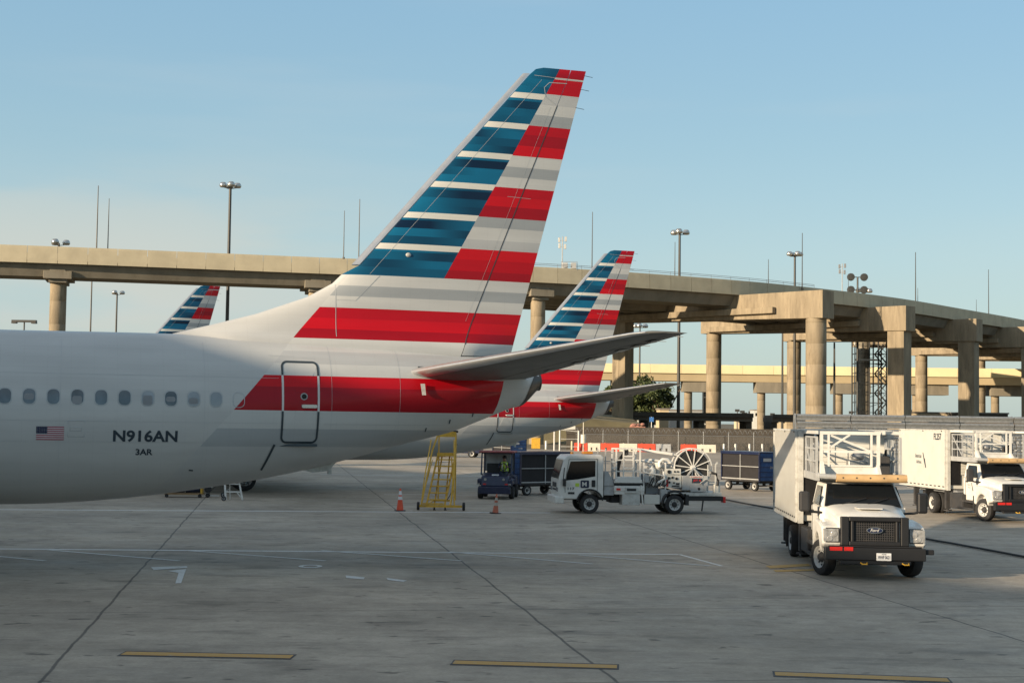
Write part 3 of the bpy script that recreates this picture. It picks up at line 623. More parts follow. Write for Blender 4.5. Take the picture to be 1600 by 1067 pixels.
    # horizontal stabilizers
    def surf(name, sec, m_, par, x0, x1, cap=True):      # sec: list of (y, z, le, te, thick ratio)
        g_ = MB(); rows = []; K = 12
        for y, z, le, te, tr in sec:
            c = le - te; s_ = [x0 + (x1 - x0) * (k / K) ** (1.7 if x0 == 0 else 1) for k in range(K + 1)]
            rows.append([(le - c * s, y, z + naca(s) * c * tr) for s in s_] + [(le - c * s, y, z - naca(s) * c * tr * .9) for s in reversed(s_)])
        g_.loft(rows, 0, cap); return g_.build(name, m_, par)
    for s in (1, -1):
        sec = [(s * .3, 4.56, 4.1, .55, .11), (s * 1.0, 4.65, 3.70, .40, .11), (s * 6.9, 5.39, .30, -.82, .10), (s * 7.12, 5.42, .05, -.86, .09), (s * 7.2, 5.43, -.35, -.9, .07)]
        st = surf('horizontal_stabilizer', sec, 'stab', t, 0, .70); surf('elevator', [(a, b - .004, c, d, e) for a, b, c, d, e in sec], 'stab', st, .706, 1.0)
        surf('leading_edge', [(a, b, c + .006, d, e + .002) for a, b, c, d, e in sec[1:4]], 'le', st, 0, .10, False)
        tb = MB()
        for k in range(9):
            y = 1.8 + .62 * k; q = (y - 1) / 5.9; te = .40 + (-.82 - .40) * q; z = 4.65 + .74 * q
            if k in (0, 2, 3, 5, 6, 7): tb.hexa([(te + .05, s * y, z - .03), (te + .05, s * (y + .34), z + .01), (te + .30, s * (y + .34), z - .035), (te + .30, s * y, z - .075)], [(te + .05, s * y, z - .02), (te + .05, s * (y + .34), z + .02), (te + .30, s * (y + .34), z - .02), (te + .30, s * y, z - .05)])
            if k > 5: tb.cyl((te, s * y, z), (te - .2, s * y, z), .008, n=5)
        tb.build('hinge_fairing', 'offwhite', st)
    # wings, engines, gear (out of the frame, they carry the aircraft)
    for s in (1, -1):
        wg = surf('wing', [(s * .8, 2.1, 23.6, 15.9, .13), (s * 5.6, 2.75, 20.3, 15.6, .12), (s * 16.6, 3.95, 17.6, 16.0, .10)], 'stab', t, 0, 1)
        surf('winglet', [(s * 16.5, 3.95, 17.6, 16.0, .09), (s * 17.0, 4.4, 17.2, 15.9, .09), (s * 17.4, 6.2, 16.4, 15.6, .08)], 'stab', wg, 0, 1)
        en = MB(); en.lathe([(.62, -.1), (.78, .05), (.98, .6), (1.02, 1.6), (.86, 3.0), (.62, 4.0), (.3, 4.4)], (0, 0, 0), 'x', 28); en.lathe([(.72, 0), (.70, .4), (.0, .5)], (0, 0, 0), 'x', 28)
        for i in range(len(en.v)): a, b, c = en.v[i]; en.v[i] = (24.2 - a, s * 4.83 + b, 1.55 + c)
        en.build('engine', 'stab', t)
        gs = MB(); gs.cyl((19.9, s * 2.86, .56), (19.9, s * 2.9, 2.3), .11, n=12); gs.bar((19.9, s * 2.86, 1.2), (18.9, s * 1.9, 2.2), .09); gr_ = gs.build('main_gear', 'lgrey', t)
        for q in (-.43, .43): wheel(gr_, 19.9, s * 2.86 + q, .56, .40, 1 if q > 0 else -1, 'alloy')
    gs = MB(); gs.cyl((35.5, 0, .34), (35.4, 0, 1.6), .08, n=12); ng = gs.build('nose_gear', 'lgrey', t)
    for q in (-.2, .2): wheel(ng, 35.5, q, .34, .2, 1 if q > 0 else -1, 'alloy')
    ck = MB(); ck.prism([(37.3, 4.25), (37.9, 3.95), (37.9, 3.62), (37.0, 3.62), (36.6, 4.25)], -1.0, 1.0); 
    return t
plane = airplane()
p2 = copy_tree(plane, skip=('nose_gear', 'registration_lettering', 'fleet_number_lettering')); p2.location = (5.46, 79.0, 0); p2.rotation_euler.z = math.pi + R(17.0); p2['label'] = 'middle distance white airliner whose striped tail rises behind the near stabiliser'
p3 = copy_tree(plane, skip=('nose_gear', 'registration_lettering', 'fleet_number_lettering')); p3.location = (-21.85, 103.9, 0); p3.rotation_euler.z = math.pi + R(27); p3['label'] = 'far airliner showing only its small striped tail above the near fuselage'

# ------------------------------------------------------------------ elevated roads
def catmull(P_, step):
    out = []; P_ = [Vector(p) for p in P_]
    for i in range(1, len(P_) - 2):
        p0, p1, p2_, p3_ = P_[i - 1:i + 3]; n = max(1, int((p2_ - p1).length / step))
        for k in range(n):
            t = k / n; out.append(.5 * ((2 * p1) + (p2_ - p0) * t + (2 * p0 - 5 * p1 + 4 * p2_ - p3_) * t * t + (3 * p1 - p0 - 3 * p2_ + p3_) * t ** 3))
    out.append(P_[-2]); return out
VP = [(-190, 193), (-150, 192), (-105, 195), (-69.6, 200), (-36, 208.5), (4, 219.5), (28.6, 231.5), (46.3, 243.5), (68.7, 264), (89.4, 289), (108.7, 313.5), (126, 338), (150, 374), (175, 412)]
path = catmull(VP, 2.0)
def resample(P_, d):
    out = [P_[0]]; acc = 0
    for a, b in zip(P_[:-1], P_[1:]):
        l = (b - a).length; s_ = d - acc
        while s_ <= l: out.append(a + (b - a) * (s_ / l)); s_ += d
        acc = (acc + l) % d
    return out
path = resample(path, 2.0)
def normal(P_, i): d = (P_[min(i + 1, len(P_) - 1)] - P_[max(i - 1, 0)]).normalized(); return Vector((-d.y, d.x))
def sweep(mb, P_, i0, i1, poly_, mi=0, caps=True):      # poly_: list of (offset away from the near edge, z)
    rings = []
    for i in range(i0, i1 + 1):
        n = normal(P_, i); rings.append([(P_[i].x + n.x * o, P_[i].y + n.y * o, z) for o, z in poly_])
    mb.loft(rings, mi, caps, False)
def elevated(name, label, P_, off, W_, z_deck, girders, panel=2, group=None, par_top=2.35, i0=0, i1=None, mats=('conc_par', 'conc_gird'), cat='viaduct'):
    t = thing(name, label, cat, (0, 0, 0), 0, group); i1 = i1 or len(P_) - 1
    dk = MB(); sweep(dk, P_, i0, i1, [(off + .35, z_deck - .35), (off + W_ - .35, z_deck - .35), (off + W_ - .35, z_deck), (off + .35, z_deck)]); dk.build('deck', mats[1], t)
    for o, nm in ((off, 'parapet'), (off + W_ - .38, 'parapet')):
        pb = MB()
        for i in range(i0, i1, panel):
            e = min(i + panel, i1); g_ = .03
            rings = []
            for j in range(i, e + 1):
                n = normal(P_, j); d = Vector((n.y, -n.x)); sh = d * (g_ if j == i else -g_ if j == e else 0) 
                q = P_[j] + sh; rings.append([(q.x + n.x * (o + a), q.y + n.y * (o + a), z) for a, z in ((0, z_deck - .42), (.345, z_deck - .42), (.345, z_deck + par_top - .42), (.10, z_deck + par_top - .42), (.06, z_deck + par_top - .75), (0, z_deck + .18))])
            pb.loft(rings, 0, True, False)
        pb.build(nm, mats[0], t)
    for o, wt, wb, dp in girders:
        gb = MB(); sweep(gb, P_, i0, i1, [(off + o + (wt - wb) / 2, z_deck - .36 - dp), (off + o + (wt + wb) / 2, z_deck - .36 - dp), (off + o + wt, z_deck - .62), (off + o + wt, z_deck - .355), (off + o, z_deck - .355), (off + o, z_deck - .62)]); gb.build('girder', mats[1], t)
    return t
def idx_at(px):                                          # path index seen at photo column px
    best = None
    for i, p in enumerate(path):
        c = Vector((p.x, p.y, 25)) - Vector((0, 0, EYE)); x = 800 + F * c.dot(_rt) / c.dot(_f)
        if best is None or abs(x - px) < best[0]: best = (abs(x - px), i)
    return best[1]
ZD = 24.6
via = elevated('viaduct', 'tall concrete viaduct curving across the picture behind the airliners', path, 0, 9.2, ZD, [(.9, 7.4, 5.6, 1.75)])
iS = idx_at(760)
via2 = elevated('viaduct', 'second concrete deck tucked close behind the curving viaduct', path, 12.5, 15, ZD - .35, [(1.5, 2.6, 1.7, 1.75), (6.2, 2.6, 1.7, 1.75), (10.9, 2.6, 1.7, 1.75)], i0=iS)
def rail(t, i0, i1):
    rb = MB()
    for z in (ZD + 2.45, ZD + 2.22):
        rb.tube([(path[i].x + normal(path, i).x * .2, path[i].y + normal(path, i).y * .2, z) for i in range(i0, i1, 2)], .035, 5)
    rb.build('handrail', 'steel', t)
    for i in range(i0, i1, 2):
        n = normal(path, i); x, y = path[i].x + n.x * .2, path[i].y + n.y * .2; q = MB(); q.cyl((x, y, ZD + 1.9), (x, y, ZD + 2.46), .03, n=5); q.build('rail_post', 'steel', t)
rail(via, idx_at(835), idx_at(1290))
# hammerhead piers on the left
def column(par, x, y, r, z1, square=False, rz=0):
    c = MB()
    if square:
        c.box(-r, r, -r * .8, r * .8, 0, z1); c.box(-r * .06, r * .06, -r * .83, -r * .79, 0, z1); return c.build('column', 'conc_col', par, .12, (x, y, 0), rz)
    hs = [0] + [3.2 * k for k in range(1, int(z1 / 3.2) + 1)] + [z1]; prof = []
    for h0, h1 in zip(hs[:-1], hs[1:]):
        if h1 - h0 < .05: continue
        prof += [(r, h0 + .02), (r, h1 - .02), (r - .015, h1)]
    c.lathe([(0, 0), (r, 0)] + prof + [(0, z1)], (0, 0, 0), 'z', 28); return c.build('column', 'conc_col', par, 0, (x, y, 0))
for px in (-290, 88, 492, 858):
    i = idx_at(px); n = normal(path, i); d = Vector((n.y, -n.x)); c0 = path[i]; rz = math.atan2(n.y, n.x)
    t = thing('viaduct_pier', {-290: 'tan round viaduct pier beyond the left edge', 88: 'tan round pier with stepped cap at the left end of the viaduct', 492: 'viaduct pier half hidden by the leading edge of the near fin', 858: 'round viaduct pier between the two large tails, with its base in view'}[px], 'bridge pier', (c0.x, c0.y, 0), rz, 'piers of the tall viaduct')
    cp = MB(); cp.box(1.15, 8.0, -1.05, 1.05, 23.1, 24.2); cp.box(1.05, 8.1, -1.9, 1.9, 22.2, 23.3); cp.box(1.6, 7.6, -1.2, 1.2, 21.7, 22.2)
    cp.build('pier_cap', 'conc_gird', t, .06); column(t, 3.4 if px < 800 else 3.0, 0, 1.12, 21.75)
# straddle bents on the right: (near end, far end, z bottom near/far)
bents = [((48.7, 226.3), (18.2, 256.8), 1, 'straddle bent whose cap crosses below the deck at centre right', 'round', 'square'),
         ((68.8, 253.6), (37.6, 285.3), 0, 'straddle bent with square near column left of the stair tower pillar', 'square', 'round'),
         ((89.8, 282.2), (57.3, 308), 0, 'straddle bent third from the tail along the receding viaduct', 'square', 'round'),
         ((108.5, 301), (76, 326), 0, 'straddle bent fourth along the viaduct, at the right edge', 'square', 'round'),
         ((129, 339), (98.9, 362), 0, 'straddle bent fifth along the viaduct, seen through the columns', 'square', 'round'),
         ((152, 361), (120.5, 385), 0, 'farthest straddle bent glimpsed low at the right', 'square', 'round')]
for k, (A1, B1, e, lab, s1, s2) in enumerate(bents):
    A1, B1 = Vector(A1), Vector(B1); d = (A1 - B1); l = d.length; rz = math.atan2(d.y, d.x)
    t = thing('viaduct_bent', lab, 'bridge pier', (B1.x, B1.y, 0), rz, 'straddle bents of the tall viaduct')
    cp = MB(); cp.hexa([(0, -1.6, 20.75), (l, -1.6, 19.85), (l, 1.6, 19.85), (0, 1.6, 20.75)], [(0, -1.6, 24.15), (l, -1.6, 24.2), (l, 1.6, 24.2), (0, 1.6, 24.15)])
    cp.box(2, l * .80, -2.5, -1.61, 20.9, 21.9); cp.box(2, l * .80, 1.61, 2.5, 20.9, 21.9); cp.build('bent_cap', 'conc_col', t, .08)
    column(t, l - 2.2, 0, 1.6, 20.0, s1 == 'square'); column(t, 2.0 if k else 1.6, 0, 1.45, 20.8, s2 == 'square')
# distant low viaduct
fp = catmull([(-60, 372), (-20, 376), (20, 379), (75, 381), (135, 378), (200, 366), (270, 348), (330, 330)], 4.0); fp = resample(fp, 4.0)
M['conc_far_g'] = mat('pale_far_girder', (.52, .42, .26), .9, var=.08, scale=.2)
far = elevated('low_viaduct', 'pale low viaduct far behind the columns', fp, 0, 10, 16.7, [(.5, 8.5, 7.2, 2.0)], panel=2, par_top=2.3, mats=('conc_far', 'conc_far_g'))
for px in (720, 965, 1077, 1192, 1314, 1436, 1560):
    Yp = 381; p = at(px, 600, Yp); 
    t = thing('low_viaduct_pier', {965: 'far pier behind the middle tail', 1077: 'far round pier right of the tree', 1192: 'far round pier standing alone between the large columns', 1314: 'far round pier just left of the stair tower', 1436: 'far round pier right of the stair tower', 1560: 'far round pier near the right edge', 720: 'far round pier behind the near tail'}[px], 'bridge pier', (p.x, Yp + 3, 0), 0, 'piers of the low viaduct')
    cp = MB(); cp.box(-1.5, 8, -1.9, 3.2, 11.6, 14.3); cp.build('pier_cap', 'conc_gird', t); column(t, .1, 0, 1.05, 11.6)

# low road bridge, embankment and walls behind the apron
t = thing('low_bridge', 'low brown road bridge crossing behind the retaining wall', 'bridge', (0, 0, 0))
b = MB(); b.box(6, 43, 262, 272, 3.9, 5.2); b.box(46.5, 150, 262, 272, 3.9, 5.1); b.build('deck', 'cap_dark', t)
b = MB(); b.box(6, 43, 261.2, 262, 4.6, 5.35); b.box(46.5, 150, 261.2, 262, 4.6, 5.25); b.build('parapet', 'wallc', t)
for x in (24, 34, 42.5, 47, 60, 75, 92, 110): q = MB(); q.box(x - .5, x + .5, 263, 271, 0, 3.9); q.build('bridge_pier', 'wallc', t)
b = MB(); b.add([(2, 225, 0), (21.5, 225, 0), (21.5, 270, 0), (2, 270, 0), (4, 232, 4.6), (21, 238, 3.2), (21, 268, 4.8), (4, 268, 5.4)], [(0, 1, 5, 4), (1, 2, 6, 5), (2, 3, 7, 6), (3, 0, 4, 7), (4, 5, 6, 7)]); M['grassy'] = mat('dry_embankment', (.24, .20, .11), .95, var=.3, scale=.3, bump=.4); struct(b.build('embankment', 'grassy'))
t = thing('retaining_wall', 'long brown concrete retaining wall behind the barrier row', 'wall', (0, 0, 0))
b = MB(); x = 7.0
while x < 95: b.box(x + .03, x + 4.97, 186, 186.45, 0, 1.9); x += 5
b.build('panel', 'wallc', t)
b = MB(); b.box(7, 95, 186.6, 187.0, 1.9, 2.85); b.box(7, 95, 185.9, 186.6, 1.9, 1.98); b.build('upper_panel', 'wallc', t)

# perimeter fence with coiled wire
M['mesh_w'] = None
def fence_mat():
    m, t, b = newmat('chain_link'); N = t.nodes; LK = t.links.new; mth = N_math(N, LK)
    tc = N.new('ShaderNodeTexCoord'); sp = N.new('ShaderNodeSeparateXYZ'); LK(tc.outputs['Object'], sp.inputs[0])
    a = mth('ADD', sp.outputs['X'], sp.outputs['Z']); c = mth('SUBTRACT', sp.outputs['X'], sp.outputs['Z'])
    f = mth('MINIMUM', mth('PINGPONG', a, .06), mth('PINGPONG', c, .06)); al = mth('LESS_THAN', f, .007); LK(al, b.inputs['Alpha']); b.inputs['Base Color'].default_value = (.25, .24, .22, 1); b.inputs['Metallic'].default_value = .4; b.inputs['Roughness'].default_value = .5
    return m
M['mesh_w'] = fence_mat()
t = thing('chain_link_fence', 'chain link fence with coiled barbed wire before the retaining wall', 'fence', (0, 0, 0))
b = MB(); b.add([(8, 182, 0), (72, 182, 0), (72, 182, 1.95), (8, 182, 1.95)], [(0, 1, 2, 3)]); b.build('fence_fabric', 'mesh_w', t)
for k in range(21):
    x = 8.3 + 3.1 * k; q = MB(); q.cyl((x, 182.05, 0), (x, 182.05, 2.1), .05, n=8); q.cyl((x, 182.05, 2.1), (x, 181.7, 2.45), .03, n=6); q.cyl((x, 182.05, 2.1), (x, 182.4, 2.45), .03, n=6); q.build('fence_post', 'lgrey', t)
b = MB(); pts = [(8 + .055 * k, 182.0 + .22 * math.cos(k * .55), 2.42 + .26 * math.sin(k * .55)) for k in range(1160)]; b.tube(pts, .022, 4); b.build('coiled_wire', 'steel', t)
b = MB(); b.tube([(8, 182, 1.95), (72, 182, 1.95)], .03, 6); b.build('top_rail', 'steel', t)
t = thing('vehicle_gate', 'pale pipe gate frame with header sign left of the barriers', 'gate', (0, 0, 0))
for x in (5.2, 5.85, 8.1): q = MB(); q.cyl((x, 176, 0), (x, 176, 3.0 if x < 8 else 2.4), .09, n=10); q.build('post', 'white', t)
b = MB(); b.box(6.1, 7.7, 175.9, 176, 2.55, 2.95); b.build('header_sign', 'boxwhite', t)
b = MB(); b.bar((5.85, 176, 2.5), (8.1, 176, 2.3), .08); b.bar((5.85, 176, .5), (8.1, 176, .5), .06); b.bar((5.85, 176, 1.4), (8.1, 176, 1.4), .05); b.build('rail', 'offwhite', t)

# water filled barriers
def barrier(px0, px1, y, m_, lab, grp):
    c = Vector(((px0 + px1) / 2 - 800, 0, 0)) * (176.5 / F); c.y = 176.5; l = (px1 - px0) / F * 176.5 - .06
    t = thing('traffic_barrier', lab, 'barrier', (c.x, c.y, 0), 0, grp); b = MB(); h = l / 2
    # profile with two fork slots through the lower half
    for x0, x1 in ((-h, -h * .55), (-h * .28, h * .28), (h * .55, h)): b.prism([(-.30, .0), (.30, 0), (.27, .18), (.20, .45), (-.20, .45), (-.27, .18)], x0, x1, 0, 'x')
    b.prism([(-.30, 0), (.30, 0), (.29, .08), (-.29, .08)], -h + .01, h - .01, 0, 'x'); b.prism([(-.20, .45), (.20, .45), (.13, .92), (-.13, .92)], -h, h, 0, 'x'); b.box(-h, h, -.10, .10, .92, .95)
    b.cyl((-h * .5, 0, .94), (-h * .5, 0, .99), .09); b.build('shell', m_, t)
    q = MB(); q.box(h - .002, h + .05, -.06, .06, .25, .8); q.build('connector', m_, t)
for i, (a, b_, c, m_, lab) in enumerate([(899, 920, 706, 'barrier_r', 'red water barrier at the left end of the row'), (920, 940, 706.3, 'barrier_w', 'white water barrier, first white one from the left'), (940, 969, 706.5, 'barrier_r', 'red water barrier just right of the first white one'), (969, 997.5, 706.8, 'barrier_w', 'white water barrier above the truck cage'), (997.5, 1026, 707, 'barrier_r', 'red water barrier beside the grey one'), (1026, 1050, 707.2, 'lgrey', 'grey water barrier at the end of the long row'), (1065, 1090, 707.6, 'barrier_r', 'bright red water barrier in the separate pair on the right'), (1090, 1120, 707.8, 'barrier_w', 'white water barrier in the separate pair on the right')]):
    barrier(a, b_, c, m_, lab, 'water filled barriers along the wall')
for px, y in ((853, 702), (893.5, 702.5), (1131, 707), (1149, 707), (1171, 707), (1191, 707)):
    p = gr(px, y); b = MB(); b.lathe([(0, 0), (.13, 0), (.13, 1.0), (.09, 1.07), (0, 1.09)], (0, 0, 0), 'z', 12); o = b.build('bollard', 'boxwhite' if px != 893.5 else 'beige', None, 0, (p.x, p.y, 0))
    tag(o, {853: 'pale bollard beside the yellow box at the pier base', 893.5: 'cream bollard just left of the barrier row', 1131: 'pale bollard next to the white barrier, leftmost of four', 1149: 'pale bollard second of the four right of the barriers', 1171: 'pale bollard third of the four right of the barriers', 1191: 'pale bollard nearest the catering truck'}[px], 'bollard', 'bollards before the wall')
p = gr(837, 700.5); b = MB(); b.box(-.55, .55, -.3, .3, 0, 1.25); b.box(-.6, .6, -.35, .35, 1.25, 1.33); b.box(-.02, .02, -.31, -.30, .1, 1.2); tag(b.build('utility_box', 'yellow', None, .03, (p.x, p.y, 0)), 'bright yellow utility box at the foot of the round pier', 'utility box')
p = gr(912, 706.5); b = MB(); b.cyl((0, 0, 1.0), (0, 0, 2.0), .3, n=14); b.cyl((0, 0, 0), (0, 0, 1.0), .05); b.cyl((0, 0, 2.0), (0, 0, 8), .05, n=6); tag(b.build('beacon_post', 'barrier_w', None, 0, (p.x, p.y + 1.2, 0)), 'thin post with a pale pinkish drum above the first red barrier', 'post')

# blast fence: inclined corrugated louvres on posts
def blast_fence():
    Yb = 108; t = thing('blast_fence', 'long grey corrugated jet blast fence behind the catering trucks', 'fence', (0, 0, 0)); x0 = at(1246, 660, Yb).x; n = 12; wd = 4.0
    for k in range(n):
        q = MB(); x = x0 + k * wd
        for j in range(7):
            z0 = .7 + j * .52; yb = Yb + .45 * (j - 3) * .28; rings = []
            prof = [(yb + .10 * math.sin(i / 8 * 2 * math.pi) - .0 + i * .012, z0 + .46 * i / 8) for i in range(9)]
            q.add([(x + .03, a, z) for a, z in prof] + [(x + wd - .03, a, z) for a, z in prof], [(i, i + 9, i + 10, i + 1) for i in range(8)], 0, True)
        q.build('louvre_panel', 'steel', t)
    for k in range(n + 1):
        x = x0 + k * wd; q = MB(); q.bar((x, Yb + 1.4, 0), (x, Yb + 1.0, 4.2), .12, .2); q.bar((x, Yb - .5, 0), (x, Yb + .95, 4.3), .10, .16); q.bar((x, Yb - .4, .3), (x, Yb + 1.3, .3), .08); q.build('frame_post', 'steel', t)
blast_fence()

# stair tower wrapped round a pier
def stair_tower(px, Yt, top, wpx, lab):
    p = at(px, 600, Yt); z1 = at(px, top, Yt).z; h = wpx / F * Yt / 2
    t = thing('stair_tower', lab, 'scaffold', (p.x, p.y, 0))
    b = MB(); n = int(z1 / 2.1)
    for sx_ in (-h, -h * .15, h * .45, h):
        for sy in (-h * .7, h * .7): b.cyl((sx_, sy, 0), (sx_, sy, z1), .16, n=6)
    for k in range(n + 1):
        z = k * 2.1
        for sy in (-h * .7, h * .7): b.bar((-h, sy, z), (h, sy, z), .09)
        for sx_ in (-h, h): b.bar((sx_, -h * .7, z), (sx_, h * .7, z), .09)
    b.build('lattice', 'dark', t)
    b = MB()
    for k in range(n):
        z = k * 2.1; a, c = (h * .45, h) if k % 2 else (h, h * .45)
        b.bar((a, -h * .75, z), (c, -h * .75, z + 2.1), .5, .2); b.bar((a, h * .3, z), (c, h * .3, z + 2.1), .5, .2); b.bar((c, -h * .74, z), (a, -h * .74, z + 2.1), .1); b.bar((-h, h * .7, z), (h, h * .7, z + 2.1), .1); b.box(h * .4, h, -h * .7, h * .7, z - .05, z + .02); b.bar((a, -h * .8, z + 1), (c, -h * .8, z + 3.1), .06); b.bar((-h, -h * .72, z), (-h * .15, -h * .72, z + 2.1), .07)
    b.build('stair_flight', 'pole', t)
    b = MB(); b.lathe([(1.3, 0), (1.3, z1)], (-h * .35, 0, 0), 'z', 14, sm=False); b.build('core', 'conc_gird', t)
    for z in (z1 * .24, z1 * .80): b = MB(); b.box(-h - .6, h * .35, -h * .95, -h * .70, z, z + .35); b.build('collar', 'offwhite', t)
    b = MB(); b.cyl((-h - .5, -h * .8, z1 * .1), (-h - .5, -h * .8, z1), .14, n=8); b.build('downpipe', 'offwhite', t)
stair_tower(1358, 318, 533, 46, 'dark steel stair tower wrapped round a pier at right')
stair_tower(1110, 400, 607, 20, 'far thin lattice stair tower right of the tree')

# masts, lamps
def pole_at(px, ytop, Yp, r, z0=0):
    q = at(px, ytop, Yp); return Vector((q.x, q.y, z0)), q.z
def lamp_mast(px, ytop, Yp, r, lab, heads=3, rad=.75, z0=0, style='globe'):
    b0, z1 = pole_at(px, ytop, Yp, r); h = z1 - z0
    t = thing('lamp_mast', lab, 'lamp post', (b0.x, b0.y, z0), 0, 'tall lamp masts')
    b = MB(); b.cyl((0, 0, 0), (0, 0, h), r * 1.25, r * .8, n=10); b.build('pole', 'pole', t)
    if style == 'globe':
        k = 0
        for k in range(heads):
            a = 2 * math.pi * k / heads + .3; dx, dy = math.cos(a) * rad * 1.5, math.sin(a) * rad * 1.5
            q = MB(); q.bar((0, 0, h - .4), (dx, dy, h - .2), r * .5); q.build('arm', 'pole', t)
            q = MB(); q.lathe([(0, .75 * rad), (rad * .5, .7 * rad), (rad * .78, .3 * rad), (rad * .8, -.05 * rad), (rad * .62, -.32 * rad), (0, -.4 * rad)], (dx, dy, h), 'z', 12); q.build('lamp_head', 'lamp_al', t)
    elif style == 'disc':
        for z in (0, -2.6):
            for s in (-1, 1):
                q = MB(); q.lathe([(0, -.3), (.75, -.25), (.8, .2), (.5, .5), (0, .6)], (s * 1.35, 0, h + z), 'y', 14); q.build('lamp_head', 'pole', t)
            q = MB(); q.bar((-1.35, .3, h + z), (1.35, .3, h + z), .15); q.build('arm', 'pole', t)
    else:
        q = MB(); q.box(-rad * 1.9, rad * 1.9, -.5, .5, h - .2, h + .25); q.box(-rad * 1.9, -rad * 1.2, -.6, .6, h - .45, h - .2); q.box(rad * 1.2, rad * 1.9, -.6, .6, h - .45, h - .2); q.build('lamp_head', 'pole', t)
lamp_mast(360, 291, 222, .26, 'tall lamp mast with silver globes left of the near tail', 4, .72)
lamp_mast(92, 380, 232, .2, 'lamp cluster just above the left end of the viaduct', 3, .75)
lamp_mast(183, 458, 330, .22, 'lower lamp mast seen under the viaduct beside a bare pole', 3, .75)
lamp_mast(38, 502, 300, .18, 'short lamp mast with flat dark head above the fuselage', 2, 1.3, style='flat')
lamp_mast(1062, 364, 300, .30, 'tall triple globe lamp mast right of the middle tail', 3, .95)
lamp_mast(1242, 398, 300, .26, 'double head lamp mast above the wide straddle cap', 4, .8)
lamp_mast(1340, 433, 300, .22, 'mast with four dark round floodlights above the viaduct', style='disc')
lamp_mast(1350, 455, 360, .18, 'small globe lamp beside the four dark floodlights', 2, 1.0)
lamp_mast(1000, 510, 330, .2, 'lamp mast with small dark heads under the viaduct beside the square column', 3, .85)
for px, y0, Yp, r, z0, lab in ((153, 290, 204, .085, 26.4, 'taller of the two thin steel masts on the left viaduct'), (170, 310, 205, .065, 26.4, 'shorter of the two thin steel masts on the left viaduct'),
    (538, 329, 210, .06, 26.3, 'shorter thin mast left of the near fin'), (562, 311, 212, .07, 26.3, 'taller thin mast touching the near fin'), (926, 331, 225, .07, 26.2, 'thin mast rising behind the middle tail tip'),
    (1055, 378, 231, .06, 26.0, 'thin rod beside the triple globe lamp'), (1201, 405, 241, .06, 26.0, 'thin short rod on the viaduct at centre right'), (1254, 364, 245, .08, 26.0, 'tall thin rod next to the double head lamp'),
    (1326, 428, 258, .05, 26.0, 'short rod left of the dark floodlights'), (1431, 394, 271, .09, 26.0, 'tall thin rod on the receding viaduct'), (1434.5, 450, 273, .05, 26.0, 'short rod tight beside a tall one'),
    (1526, 468, 297, .05, 26.0, 'shortest rod near the right edge'), (1545, 421, 300, .08, 26.0, 'tall thin rod nearest the right edge'), (143, 437, 255, .17, 0, 'bare dark pole under the left viaduct'),
    (1223, 520, 300, .24, 0, 'bare dark pole between round columns under the viaduct'), (1304, 535, 305, .26, 0, 'bare dark pole left of the stair tower')):
    b0, z1 = pole_at(px, y0, Yp, r); b = MB(); b.cyl((0, 0, 0), (0, 0, z1 - z0), r * 1.2, r * .7, n=8); b.cyl((0, 0, 0), (0, 0, .25), r * 3, n=8)
    tag(b.build('steel_mast', 'pole', None, 0, (b0.x, b0.y + .2, z0)), lab, 'mast', 'thin masts on the viaduct')
# antenna masts
for px, y0, Yp, lab in ((879, 370, 226, 'white antenna mast with small panels on the viaduct'), (1316, 412, 262, 'thin antenna mast with grey boxes on the viaduct')):
    b0, z1 = pole_at(px, y0, Yp, .06); t = thing('antenna_mast', lab, 'antenna', (b0.x, b0.y, 26), 0); h = z1 - 26; b = MB(); b.cyl((0, 0, 0), (0, 0, h), .08, n=8); b.bar((-.5, 0, h - .6), (.5, 0, h - .6), .06); b.bar((-.4, 0, h - 1.6), (.4, 0, h - 1.6), .06); b.build('pole', 'lgrey', t)
    for x, z in ((-.5, -.5), (.5, -.35), (-.45, -1.4), (.42, -1.5)): q = MB(); q.box(x - .17, x + .17, -.12, .12, h + z - .4, h + z + .35); q.build('panel', 'offwhite' if px < 1000 else 'grey', t, .03)
i = idx_at(898); n = normal(path, i); t = thing('sign_frame', 'pair of small square boxes on the viaduct parapet between the tails', 'sign', (path[i].x + n.x * .6, path[i].y + n.y * .6, 26.3), 0)
for x in (-.55, .75): q = MB(); q.box(x - .42, x + .42, -.2, .2, .25, 1.15); q.build('box', 'lgrey', t, .04)
q = MB(); q.bar((-1.1, 0, 1.3), (1.3, 0, 1.3), .06); q.bar((-1.1, 0, -.1), (-1.1, 0, 1.3), .06); q.bar((1.3, 0, -.1), (1.3, 0, 1.3), .06); q.build('frame', 'grey', t)

